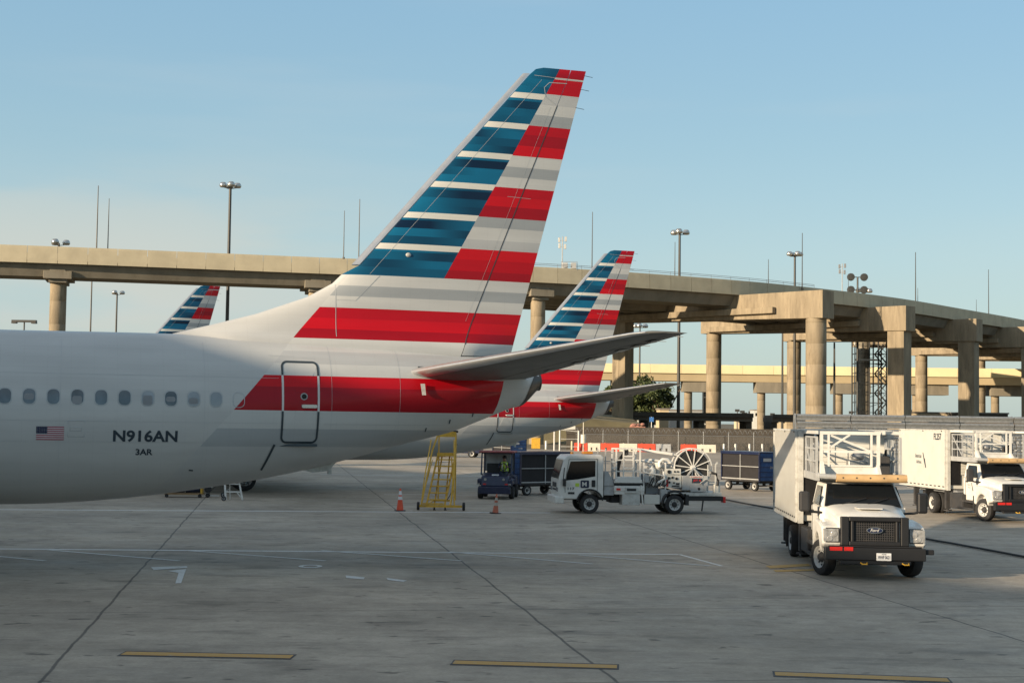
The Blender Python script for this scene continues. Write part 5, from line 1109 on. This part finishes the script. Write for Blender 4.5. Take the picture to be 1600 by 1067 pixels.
    q = MB(); q.box(-2.02, -.98, -.1, .98, 1.24, 1.31); q.hexa([(-2.05, .9, 1.18), (-.92, .9, 1.18), (-.92, 1.0, 1.18), (-2.05, 1.0, 1.18)], [(-1.9, .9, 1.42), (-1.05, .9, 1.42), (-1.05, 1.0, 1.42), (-1.9, 1.0, 1.42)]); q.build('cage_floor', 'white', t, .015)
    q = MB(); q.box(-2.05, -.95, -.9, .95, 1.08, 1.17); q.build('cage_base', 'black', t)
    q = MB(); q.box(-2.1, -.95, -.95, .97, .74, 1.07); q.box(-2.12, -.93, .3, .99, .86, 1.04); q.build('lower_body', 'white', t, .02)
    q = MB(); q.box(-1.95, -1.25, .35, 1.0, .34, .74); q.box(-1.85, -1.35, 1.0, 1.03, .80, 1.02); q.build('step_box', 'offwhite', t, .02)
    q = MB(); q.box(-1.78, -1.42, 1.032, 1.04, .88, .97); q.build('step_label', 'black', t); q = MB(); q.box(-1.18, -1.02, .985, 1.0, .90, .98); q.build('reflector', 'redlens', t)
    q = MB(); q.tube([(-1.98, .98, 1.1), (-2.0, 1.02, .8), (-2.05, 1.02, .35)], .03, 6); q.build('rail', 'white', t)
    # plumbing
    def pipe(pts, r, nm='pipe', m_='white'): q = MB(); q.tube(pts, r, 12); return q.build(nm, m_, t)
    pipe([(-2.15, .5, 1.75), (-2.5, .5, 1.78), (-2.9, .5, 1.80), (-3.5, .5, 1.78)], .075); pipe([(-2.15, .85, 1.45), (-2.4, .85, 1.18), (-2.55, .85, 1.1)], .06)
    pipe([(-2.75, .8, 1.80), (-2.72, .8, 1.95), (-2.85, .8, 2.08), (-3.05, .8, 2.08), (-3.18, .8, 1.95), (-3.2, .8, 1.78)], .07)
    pipe([(-2.45, .7, 1.8), (-2.35, .75, 1.5), (-2.45, .8, 1.2), (-2.8, .8, 1.1)], .08)
    for x, z in ((-2.35, 1.77), (-2.75, 1.8), (-3.2, 1.8), (-2.5, 1.35)): q = MB(); q.cyl((x - .02, .78 if z < 1.5 else .5, z), (x + .03, .78 if z < 1.5 else .5, z), .13, n=16); q.build('flange', 'offwhite', t)
    q = MB(); q.cyl((-2.45, .75, 1.25), (-2.45, .75, 1.62), .16, n=16); q.ball((-2.45, .75, 1.62), .16); q.build('filter_vessel', 'white', t)
    q = MB(); q.box(-2.75, -2.25, -.6, .6, .75, 1.5); q.box(-2.62, -2.28, .62, .66, 1.35, 1.62); q.build('pump_housing', 'grey', t, .03)
    for k in range(8): 
        rd = random.Random(k); x = -2.2 - .1 * k; pipe([(x, .9, 1.0 + .1 * rd.random()), (x - .1, .95, 1.15 + .2 * rd.random()), (x - .25 * rd.random(), .9, 1.35 + .2 * rd.random())], .022, 'hose', 'hose')
    q = MB(); q.box(-2.72, -2.1, .5, .98, .38, .74); q.build('toolbox', 'boxwhite', t, .02)
    q = MB(); q.box(-3.0, -2.75, .5, .94, .42, .95); q.build('reservoir', 'lgrey', t, .03)
    for x in (-2.1, -2.95): q = MB(); q.bar((x, .9, .8), (x, .9, 1.95), .045); q.bar((x, -.5, .8), (x, -.5, 1.95), .045); q.bar((x, -.5, 1.95), (x, .9, 1.95), .045); q.build('support_frame', 'white', t)
    pipe([(-2.1, .2, 2.0), (-2.5, .2, 2.05), (-3.0, .3, 2.0), (-3.35, .3, 1.85)], .05); pipe([(-2.2, .6, 2.0), (-2.5, .65, 1.95), (-2.6, .7, 1.7)], .045); pipe([(-2.9, .85, 1.62), (-2.9, .95, 1.35), (-2.65, .95, 1.2)], .05)
    pipe([(-2.05, .95, 1.62), (-2.3, .98, 1.55), (-2.7, .98, 1.5), (-2.92, .95, 1.45)], .03)
    q = MB(); q.cyl((-2.72, .6, 1.5), (-2.72, .6, 1.9), .13, n=16); q.cyl((-2.72, .6, 1.9), (-2.72, .6, 1.96), .16, n=16); q.build('valve', 'offwhite', t)
    q = MB(); q.box(-2.4, -2.1, .2, .9, 1.6, 1.72); q.box(-2.9, -2.6, -.4, .5, 1.2, 1.7); q.box(-2.3, -2.12, .93, .97, 1.2, 1.5); q.build('junction_box', 'lgrey', t, .02)
    # control panel with gauges
    q = MB(); q.box(-3.58, -2.95, .35, .92, 1.02, 1.50); q.box(-3.55, -2.98, .4, .94, 1.52, 1.74); cp = q.build('control_panel', 'boxwhite', t, .01)
    for x, z, r in ((-3.08, 1.38, .05), (-3.22, 1.40, .045), (-3.1, 1.22, .04), (-3.38, 1.36, .05), (-3.28, 1.2, .035), (-3.08, 1.62, .07), (-3.3, 1.63, .035), (-3.42, 1.63, .035)):
        q = MB(); q.cyl((x, .92 if z < 1.5 else .94, z), (x, .945 if z < 1.5 else .965, z), r, n=16); q.build('gauge', 'black', cp)
    q = MB(); q.box(-3.5, -3.36, .92, .93, 1.12, 1.2); q.box(-3.5, -3.2, .92, .935, 1.05, 1.10); q.build('switch_plate', 'dark', cp)
    q = MB(); q.box(-3.06, -2.98, .92, .93, 1.05, 1.32); q.build('warning_strip', 'redlens', cp)
    q = MB(); q.box(-4.62, -3.60, -.95, .95, .92, 1.48); cab2 = q.build('rear_cabinet', 'lgrey', t, .02)
    q = MB(); q.box(-4.38, -3.98, .952, .962, 1.20, 1.38, 0); sg = q.build('warning_sign', 'ink', cab2); lettering('sign_lettering', 'JET A', .10, (-4.02, .968, 1.24), (-1, 0, 0), (0, 0, 1), sg, 'redlens', .32, .02)
    q = MB(); q.box(-4.4, -3.9, .952, .96, 1.40, 1.47); sg = q.build('flammable_sign', 'boxwhite', cab2); lettering('sign_lettering', 'FLAMMABLE', .04, (-3.93, .965, 1.415), (-1, 0, 0), (0, 0, 1), sg, 'redink', .44, .008)
    q = MB(); q.box(-4.55, -3.92, .952, .99, .86, 1.10); pl_ = q.build('step_panel', 'lgrey', cab2, .01); q = MB(); q.cyl((-4.25, .99, .98), (-4.25, 1.0, .98), .05); q.build('latch', 'black', pl_)
    # rear deck
    q = MB(); q.box(-5.15, -3.75, -.95, .97, .70, .84); q.box(-3.75, -2.95, -.95, .97, .78, .84); q.build('rear_deck', 'offwhite', t, .01)
    q = MB(); q.box(-5.25, -3.75, -.9, .93, .52, .69); q.build('rear_beam', 'black', t, .02)
    q = MB(); q.cyl((-5.0, .78, .70), (-5.0, .78, 1.16), .14, n=16); q.build('foam_cylinder', 'boxwhite', t)
    q = MB(); q.box(-5.32, -5.22, .6, .95, .45, .68); q.build('tail_light', 'redlens', t, .01)
    q = MB(); q.cyl((-4.4, .85, .12), (-4.45, .85, .52), .03); q.build('drain_pipe', 'dark', t)
    for s in (-1, 1): q = MB(); q.tube([(-3.3 - .47 * math.cos(R(a)), s * .92, .40 + .47 * math.sin(R(a))) for a in range(0, 181, 12)], .07, 6); q.box(-3.85, -3.72, s * .92 - .2, s * .92 + .1, .35, .75); q.build('wheel_arch', 'black', t)
    pipe([(-4.75, .9, 1.6), (-4.95, .92, 1.55), (-5.02, .92, 1.3), (-5.0, .92, 1.1)], .05, 'hose', 'hose'); pipe([(-4.5, .95, .95), (-4.3, 1.0, 1.2), (-4.5, 1.0, 1.35), (-4.75, .95, 1.28)], .02, 'hose', 'offwhite')
    q = MB()
    for x in (-4.62, -4.92): q.bar((x, .9, .84), (x, .9, 1.9), .04)
    q.bar((-4.62, .9, 1.6), (-4.92, .9, 1.6), .03); q.bar((-4.62, .9, 1.2), (-4.92, .9, 1.2), .03); q.bar((-4.92, .9, 1.9), (-5.0, .9, 2.0), .05); q.build('rear_rack', 'offwhite', t)
    # hose reel
    cx, cz, rr = -4.05, 1.78, .76; q = MB()
    for y in (.82, .28):
        q.lathe([(rr - .035, y - .025), (rr, y - .02), (rr, y + .02), (rr - .035, y + .025), (rr - .035, y - .025)], (cx, 0, cz), 'y', 40)
        for k in range(12):
            a = 2 * math.pi * k / 12 + .12; q.bar((cx + .07 * math.cos(a), y, cz + .07 * math.sin(a)), (cx + (rr - .02) * math.cos(a), y, cz + (rr - .02) * math.sin(a)), .035)
        q.cyl((cx, y - .04, cz), (cx, y + .05, cz), .10, n=16)
    q.build('hose_reel', 'white', t)
    q = MB()
    for k in range(6): y = .35 + .08 * k; q.lathe([(rr * .80 + .05 * math.cos(R(a)), y + .04 * math.sin(R(a))) for a in range(0, 361, 45)], (cx, 0, cz), 'y', 36)
    q.cyl((cx, .3, cz), (cx, .8, cz), rr * .8, n=32); q.build('wound_hose', 'hose', t)
    q = MB(); q.bar((cx - .25, .9, 1.45), (cx, .88, cz), .06); q.bar((cx + .25, .9, 1.45), (cx, .88, cz), .06); q.build('reel_stand', 'lgrey', t)
    q = MB(); q.bar((-2.0, .2, 2.46), (-3.35, .4, 2.28), .12, .10); q.bar((-3.35, .4, 2.28), (-3.7, .4, 2.2), .07); q.build('boom', 'white', t, .02)
    return t
fuel_truck()

# ------------------------------------------------------------------ baggage carts and tractor
def baggage_cart(loc, rz, label):
    t = thing('baggage_cart', label, 'baggage cart', loc, rz, 'dark blue covered baggage carts')
    b = MB(); b.box(-1.5, 1.5, -.72, .72, .50, .60); b.box(-1.3, 1.3, -.3, .3, .40, .50); b.build('floor', 'dark', t)
    b = MB(); b.box(-1.55, 1.55, -.78, .78, 1.98, 2.05); b.box(-1.55, 1.55, -.79, -.74, 1.90, 2.0); b.box(-1.55, 1.55, .74, .79, 1.90, 2.0); b.build('roof', 'navy', t, .02)
    for s in (-1, 1):
        b = MB(); b.box(s * 1.5 - .03, s * 1.5 + .03, -.74, .74, .55, 1.98); e = b.build('end_panel', 'blue', t)
        b = MB()
        for k in range(5): b.box(s * 1.535 - .01, s * 1.535 + .01, -.72, .72, .75 + k * .25, .77 + k * .25)
        b.build('panel_rib', 'navy', e)
        for y in (-.72, .72): b = MB(); b.bar((s * 1.5, y, .5), (s * 1.5, y, 2.0), .07); b.build('corner_post', 'navy', t)
        b = MB(); b.add([(s * 1.552, -.5 * s, 1.55), (s * 1.552, .05 * s, 1.55), (s * 1.552, .05 * s, 1.72), (s * 1.552, -.5 * s, 1.72)], [(0, 1, 2, 3)]); b.build('label', 'lgrey', e)
        lettering('fleet_number_lettering', '2184', .12, (s * 1.553, -.02 * s, 1.18), (0, s, 0), (0, 0, 1), e, 'offwhite', .36, .01)
        b = MB(); b.bar((0, s * .72, .55), (0, s * .72, 1.98), .04); b.bar((-1.5, s * .73, 1.27), (1.5, s * .73, 1.27), .035); b.bar((-1.5, s * .73, .62), (1.5, s * .73, .62), .05); b.build('side_frame', 'lgrey', t)
    b = MB(); b.box(-1.46, 1.46, -.03, .03, .6, 1.97); b.build('divider', 'interior', t)
    for y in (-.68, .68):
        b = MB(); b.box(-1.46, 1.46, y - .01, y + .01, .62, 1.9); b.build('curtain', 'interior', t)
    for x in (-1.05, 1.05):
        b = MB(); b.bar((x, -.6, .27), (x, .6, .27), .07); b.bar((x, 0, .27), (x, 0, .5), .12); b.build('axle', 'dark', t)
        for y in (-.62, .62): wheel(t, x, y, .25, .16, 1 if y > 0 else -1)
    b = MB(); b.bar((1.3, 0, .3), (2.3, 0, .28), .06); b.tube([(2.3, 0, .28), (2.42, .05, .28), (2.45, 0, .28), (2.42, -.05, .28), (2.3, 0, .28)], .02, 6); b.build('tow_bar', 'dark', t)
    return t
c1 = baggage_cart((1.22, 70.5, 0), math.radians(180 + 38), 'dark blue baggage cart with black open side, hitched behind the tractor')
c2 = copy_tree(c1); c2.location = (12.75, 78.3, 0); c2.rotation_euler.z = math.radians(-90 + 32); c2['label'] = 'blue baggage cart standing alone in the sun left of the near catering truck'
c3 = copy_tree(c1); c3.location = (-.1, 122, 0); c3.rotation_euler.z = math.radians(-60); c3['label'] = 'far navy baggage cart under the belly of the middle airliner'
c4 = copy_tree(c1); c4.location = (16.3, 76.0, 0); c4.rotation_euler.z = math.radians(-90 + 32); c4['label'] = 'blue baggage cart mostly hidden by the tall box of the near catering truck'

def tractor():
    t = thing('baggage_tractor', 'small navy baggage tractor with faded red roof facing the camera', 'tractor', (-.62, 66.3, 0), math.radians(-90 - 6))
    b = MB(); b.prism([(.62, .28), (.66, .62), (.55, 1.02), (-.10, 1.15), (-2.1, 1.05), (-2.15, .35)], -.62, .62); b.build('body', 'navy', t, .06)
    b = MB(); b.box(-.42, .55, -.80, .80, .62, .92); b.box(-2.2, -1.2, -.78, .78, .55, 1.0); b.build('fender', 'navy', t, .08)
    b = MB(); b.box(.60, .80, -.72, .72, .24, .56); b.build('bumper', 'navy', t, .03)
    for k in range(7): q = MB(); q.box(.60 - k * .012, .635 - k * .012, -.28, .28, .62 + k * .055, .635 + k * .055); q.build('grille_slat', 'black', t)
    b = MB()
    for y in (-.68, .68): b.bar((.02, y, 1.05), (-.18, y, 2.05), .06); b.bar((-1.15, y, 1.05), (-1.15, y, 2.05), .06)
    b.bar((.02, -.68, 1.08), (.02, .68, 1.08), .05); b.bar((-.16, -.68, 2.02), (-.16, .68, 2.02), .05); b.build('cab_frame', 'navy', t)
    b = MB(); b.box(-1.3, .02, -.80, .80, 2.05, 2.13); b.build('roof', 'redroof', t, .03)
    b = MB(); b.add([(-1.18, -.66, 1.2), (-1.18, .66, 1.2), (-1.18, .66, 2.0), (-1.18, -.66, 2.0)], [(0, 1, 2, 3)]); b.build('rear_window', 'lgrey', t)
    b = MB(); b.box(-1.0, -.6, -.55, .55, 1.0, 1.12); b.box(-1.1, -1.0, -.55, .55, 1.05, 1.55); b.build('seat', 'black', t, .03)
    b = MB(); b.lathe([(.15, -.015), (.17, 0), (.15, .015), (.13, 0), (.15, -.015)], (-.30, .28, 1.42), 'x', 18); b.cyl((-.30, .28, 1.42), (-.08, .28, 1.2), .02); b.build('steering_wheel', 'black', t)
    for y in (-.42, .40): q = MB(); q.cyl((.62, y, .88), (.645, y, .88), .06, n=14); q.build('headlight', 'lens', t)
    for y, m_ in ((-.74, 'lens'), (.66, 'lens'), (-.45, 'redlens'), (.52, 'redlens')): q = MB(); q.box(.60 if m_ != 'lens' else .55, .66 if m_ != 'lens' else .60, y - .07, y + .07, .64, .70); q.build('marker_light', m_, t)
    q = MB(); q.box(.40, .42, -.16, .16, 1.04, 1.10); q.build('number_plate', 'plate', t)
    for x, r in ((0, .28), (-1.7, .31)):
        for s in (-1, 1): wheel(t, x, s * .70, r, .22, s, 'dark')
    return t
tractor()

# ------------------------------------------------------------------ driver
def person(name, label, loc, rz, J, rad, cloth_rules, mats):
    t = thing(name, label, 'person', loc, rz)
    me = bpy.data.meshes.new('body'); idx = {k: i for i, k in enumerate(J)}; me.from_pydata([J[k] for k in J], [(idx[a], idx[b]) for a, b in rad['edges']], []); o = bpy.data.objects.new('body', me); COL.objects.link(o); o.parent = t
    o.modifiers.new('skin', 'SKIN'); bm = bmesh.new(); bm.from_mesh(me); ly = bm.verts.layers.skin.verify(); bm.verts.ensure_lookup_table()
    for k, i in idx.items():
        r = rad['r'][k]; bm.verts[i][ly].radius = r if isinstance(r, tuple) else (r, r)
        if k == 'pelvis': bm.verts[i][ly].use_root = True
    bm.to_mesh(me); bm.free(); s = o.modifiers.new('sub', 'SUBSURF'); s.levels = 2; s.render_levels = 2
    dg = bpy.context.evaluated_depsgraph_get(); dg.update(); m2 = bpy.data.meshes.new_from_object(o.evaluated_get(dg)); o.modifiers.clear(); o.data = m2
    for m_ in mats: m2.materials.append(M[m_])
    for p in m2.polygons: p.material_index = cloth_rules(p.center); p.use_smooth = True
    return t
J = {'pelvis': (-.78, .28, 1.16), 'spine': (-.80, .28, 1.35), 'chest': (-.78, .28, 1.52), 'neck': (-.75, .28, 1.64), 'head': (-.71, .28, 1.75), 'crown': (-.73, .28, 1.85),
     'sl': (-.76, .46, 1.56), 'el': (-.62, .54, 1.36), 'wl': (-.40, .42, 1.44), 'sr': (-.76, .10, 1.56), 'er': (-.60, .02, 1.36), 'wr': (-.40, .16, 1.44),
     'hl': (-.74, .38, 1.14), 'kl': (-.36, .40, 1.16), 'al': (-.30, .40, .82), 'fl': (-.18, .40, .78), 'hr': (-.74, .18, 1.14), 'kr': (-.36, .16, 1.16), 'ar': (-.30, .16, .82), 'fr': (-.18, .16, .78)}
Rr_ = {'pelvis': (.15, .12), 'spine': (.14, .11), 'chest': (.17, .12), 'neck': .055, 'head': (.085, .10), 'crown': .06, 'sl': .065, 'el': .045, 'wl': .032, 'sr': .065, 'er': .045, 'wr': .032, 'hl': .09, 'kl': .065, 'al': .045, 'fl': .04, 'hr': .09, 'kr': .065, 'ar': .045, 'fr': .04}
Ed = [('pelvis', 'spine'), ('spine', 'chest'), ('chest', 'neck'), ('neck', 'head'), ('head', 'crown'), ('chest', 'sl'), ('sl', 'el'), ('el', 'wl'), ('chest', 'sr'), ('sr', 'er'), ('er', 'wr'), ('pelvis', 'hl'), ('hl', 'kl'), ('kl', 'al'), ('al', 'fl'), ('pelvis', 'hr'), ('hr', 'kr'), ('kr', 'ar'), ('ar', 'fr')]
def rules(c):
    if c.z > 1.64: return 0
    if c.x > -.47 and c.z > 1.3: return 0
    return 1
drv = person('person', 'seated driver in yellow-green vest at the wheel of the baggage tractor', (-.62, 66.3, 0), math.radians(-96), J, {'r': Rr_, 'edges': Ed}, rules, ['skin', 'cloth'])
b = MB(); b.ball((-.745, .28, 1.83), .105, 0, 12, (1.05, .95, .85)); b.build('hair', 'hair', drv)
b = MB()
rg = []
for z, hx, hy in ((1.22, .135, .185), (1.35, .135, .18), (1.48, .145, .20), (1.58, .13, .215), (1.64, .08, .11)):
    rg.append([(-.78 + hx * math.cos(2 * math.pi * k / 20), .28 + hy * math.sin(2 * math.pi * k / 20), z) for k in range(20)])
b.loft(rg, 0, False); b.build('vest', 'vest', drv)
for y in (.19, .37): b = MB(); b.bar((-.635, y, 1.24), (-.655, y, 1.60), .035, .012); b.build('vest_stripe', 'reflect', drv)
for y, s in ((.42, 1), (.16, -1)):                     # hands: palm, four fingers curled on the wheel, thumb
    b = MB(); b.ball((-.36, y - s * .01, 1.45), .042, 0, 8, (1.1, .6, .9))
    for k in range(4): zz = 1.485 - .02 * k; b.tube([(-.34, y, zz), (-.30, y - s * .005, zz + .006), (-.275, y - s * .025, zz), (-.29, y - s * .045, zz - .004)], .0095 - .0008 * k, 6)
    b.tube([(-.37, y - s * .02, 1.48), (-.34, y - s * .04, 1.50), (-.31, y - s * .045, 1.495)], .011, 6); b.build('hand', 'skin', drv)

# ------------------------------------------------------------------ rolling maintenance stand
def stand():
    t = thing('maintenance_stairs', 'tall yellow rolling maintenance stairs with wheels at each side', 'stairs', (-2.62, 57.2, 0), math.radians(0))
    # local: x right, y away from camera, z up.  The flight climbs away from the camera side, narrow treads
    b = MB(); b.bar((-.88, 0, .16), (.78, 0, .16), .09); b.bar((-.50, 1.5, .30), (.30, 1.5, .30), .07); b.bar((-.55, 0, .18), (-.45, 1.5, .30), .07); b.bar((.30, 0, .18), (.28, 1.5, .30), .07); b.bar((-.75, 0, .25), (.05, 0, .25), .06); b.build('base_frame', 'yellow', t)
    for x in (-.60, .10):
        b = MB(); b.bar((x, 0, .2), (x + .35, 1.25, 2.10), .06); b.build('stringer', 'yellow', t)
    for k in range(7):
        f = (k + .8) / 7.5; xa = -.60 + .35 * f; b = MB(); b.box(xa, xa + .70, 1.25 * f - .09, 1.25 * f + .12, .2 + 1.9 * f - .02, .2 + 1.9 * f + .025); b.build('tread', 'yellow', t)
    b = MB(); b.box(-.28, .46, 1.15, 1.75, 2.10, 2.16); b.box(-.28, .46, 1.13, 1.16, 2.06, 2.2); b.build('platform', 'yellow', t)
    for x0, x1, x2 in ((-.80, -.46, -.24), (.34, .44, .44)):
        b = MB(); b.bar((x0, 0, .2), (x1, 1.0, 2.3), .05); b.bar((x1, 1.0, 2.3), (x2, 1.2, 2.95), .05); b.bar((x2, 1.2, 2.95), (x2, 1.75, 2.95), .05); b.bar((x2, 1.75, 2.95), (x2, 1.75, .3), .05)
        b.bar((x0 + .02, -.25, .3), (x0 + .12, -.28, 1.25), .04); b.bar((x0 + .12, -.28, 1.25), (x1 - .05, .95, 2.7), .04); b.bar((x0 + .1, .1, .75), (x1, 1.1, 1.9), .03); b.build('handrail', 'yellow', t)
    b = MB(); b.bar((-.30, .05, .2), (-.10, 1.7, 2.1), .05); b.bar((.12, .05, .2), (.20, 1.7, 2.1), .05); b.bar((.48, .02, .18), (.30, 1.1, 2.0), .05); b.build('brace', 'yellow', t)
    b = MB(); b.hexa([(-.26, 1.16, 2.82), (.46, 1.16, 2.82), (.46, 1.19, 2.82), (-.26, 1.19, 2.82)], [(.02, 1.16, 3.04), (.46, 1.16, 3.04), (.46, 1.19, 3.04), (.02, 1.19, 3.04)]); b.build('header_panel', 'yellow', t)
    b = MB(); b.cyl((.34, 1.2, 3.05), (.54, 1.2, 3.03), .045); b.build('pad', 'black', t)
    for x in (-.92, .84): wheel(t, x, 0, .16, .10, 1, 'lgrey', steer=math.pi / 2 if x > 0 else -math.pi / 2)
    for x in (-.30, .12): b = MB(); b.cyl((x, .1, 0.02), (x, .1, .2), .03); b.cyl((x, .1, 0), (x, .1, .03), .06); b.build('foot', 'rubber', t)
    b = MB(); b.tube([(.10, .3, .3), (.25, .3, .5), (.40, .32, .8)], .015, 6); b.build('cable', 'hose', t)
stand()

# ------------------------------------------------------------------ traffic cones
def cone(px, py, h, m_, m2_, lab, tilt=0, bands=((.48, .66), (.74, .92))):
    p = gr(px, py); t = thing('traffic_cone', lab, 'cone', (p.x, p.y, 0), .3, 'orange traffic cones'); t.rotation_euler.y = tilt
    k = h / .9; b = MB(); b.prism(roundrect(-.19, .19, -.19, .19, .06, 3), 0, .035, 0, 'z'); b.build('base', 'black' , t)
    rf = lambda z: (.145 * (1 - z / .9) + .03 * (z / .9)) * k
    b = MB(); b.lathe([(rf(0), .03), (rf(0) * .98, .05)] + [(rf(z), z * k) for z in (.1, .3, .5, .7, .88)] + [(.02, .9 * k), (.0, .895 * k)], (0, 0, 0), 'z', 20); sh = b.build('shell', m_, t)
    for a, c in bands: b = MB(); b.lathe([(rf(a) + .003, a * k), (rf(c) + .003, c * k)], (0, 0, 0), 'z', 20); b.build('reflective_band', m2_, sh)
cone(625, 798, .86, 'orange', 'reflect', 'clean orange cone with white bands left of the yellow stairs', 0, ((.45, .58), (.64, .80)))
cone(774, 802, .74, 'orangeold', 'reflectold', 'dirty faded cone in front of the baggage tractor', .06, ((.36, .50), (.60, .72)))

# ------------------------------------------------------------------ things under the near fuselage
def step_stool():
    t = thing('step_stool', 'small white wheeled step stand under the near fuselage', 'step stool', (-11.55, 61.6, 0), 0)
    b = MB(); b.bar((-.28, 0, .04), (-.36, .1, .78), .075); b.bar((.42, 0, .04), (.24, .1, .78), .06); b.bar((-.20, .5, .04), (-.2, .3, .78), .05); b.bar((.30, .5, .04), (.20, .3, .78), .05); b.bar((-.28, 0, .38), (.32, 0, .38), .06); b.bar((-.3, .05, .7), (.26, .05, .7), .04); b.bar((.15, .02, .38), (.38, .02, .12), .04); b.build('frame', 'white', t)
    b = MB(); b.box(-.42, .30, 0, .36, .76, .82); b.build('top', 'white', t, .01)
    wheel(t, -.36, -.02, .10, .06, -1, 'lgrey')
step_stool()
t = thing('hose_dolly', 'low trolley with rolled grey hoses under the near fuselage', 'trolley', (-14.0, 64.0, 0), .1)
b = MB(); b.box(-.9, .75, -.3, .3, .13, .18); b.bar((-.9, 0, .15), (-1.25, 0, .2), .04); b.build('deck', 'wood', t)
for k, r in enumerate((.17, .17)): b = MB(); b.cyl((-.75 + k * .72, -.05, .36), (-.08 + k * .66, -.05, .38), r, n=14); b.build('roll', 'cloth', t)
b = MB(); b.box(.62, .70, -.3, .3, .18, .62); b.build('end_board', 'yellow', t)
for x in (-.8, .6): wheel(t, x, -.32, .08, .05, -1, 'dark')
t = thing('hand_truck', 'white hand truck with black drum under the near fuselage', 'hand truck', (-12.95, 64.0, 0), .1)
b = MB(); b.bar((-.2, 0, .08), (.12, 0, .62), .05); b.bar((.0, 0, .62), (.2, 0, .62), .05); b.bar((-.25, 0, .10), (.35, 0, .08), .05); b.bar((-.2, .3, .08), (.12, .3, .62), .05); b.build('frame', 'offwhite', t)
b = MB(); b.cyl((-.12, -.05, .36), (-.12, .25, .36), .15, n=16); b.build('drum', 'hose', t); wheel(t, -.12, -.06, .10, .06, -1, 'dark'); wheel(t, .55, -.06, .12, .05, -1, 'lgrey')
b = MB(); b.bar((.5, 0, .12), (.8, 0, .4), .03); b.bar((.8, 0, .4), (.86, 0, .05), .03); b.build('handle', 'lgrey', t)
# far ground equipment below the middle airliner
def belt_loader():
    t = thing('belt_loader', 'navy belt loader far behind, under the belly of the middle airliner', 'belt loader', (-5.0, 139, 0), math.radians(-8))
    b = MB(); b.prism([(-2.0, .4), (2.2, .4), (2.4, .9), (1.0, 1.15), (-2.0, 1.0)], -.9, .9); b.build('body', 'navy', t, .05)
    b = MB(); b.bar((-3.0, -.2, .9), (4.0, -.2, 2.9), .85, .28); b.build('belt', 'interior', t); b = MB(); b.bar((-3.0, -.66, 1.0), (4.0, -.66, 3.0), .06, .25); b.build('side_rail', 'navy', t)
    for x in (-1.4, 1.5):
        for s in (-1, 1): wheel(t, x, s * .85, .36, .24, s)
belt_loader()
t = thing('dolly_cart', 'low dark flat dolly on the far apron under the middle airliner', 'dolly', (-8.2, 141, 0), 0)
b = MB(); b.box(-1.7, 1.7, -.8, .8, .55, .72); b.bar((1.7, 0, .5), (2.8, 0, .4), .08); b.build('deck', 'dark', t)
for x in (-1.1, 1.1):
    for s in (-1, 1): wheel(t, x, s * .7, .30, .2, s)

# ------------------------------------------------------------------ hose on the ground
pts = []
for px, py in ((1126, 780), (1165, 788), (1210, 796), (1300, 812), (1400, 834), (1430, 841), (1500, 853), (1600, 872), (1680, 890)): p = gr(px, py); pts.append(Vector((p.x, p.y, .045)))
pp = []
for a, c in zip(pts[:-1], pts[1:]):
    for k in range(6): s_ = k / 6; q = a.lerp(c, s_); q.x += .06 * noise.noise(q * .8); pp.append(q)
b = MB(); b.tube(pp, .032, 8); tag(b.build('fuel_hose', 'hose'), 'long black hose lying on the apron from the fuelling truck to the right', 'hose')
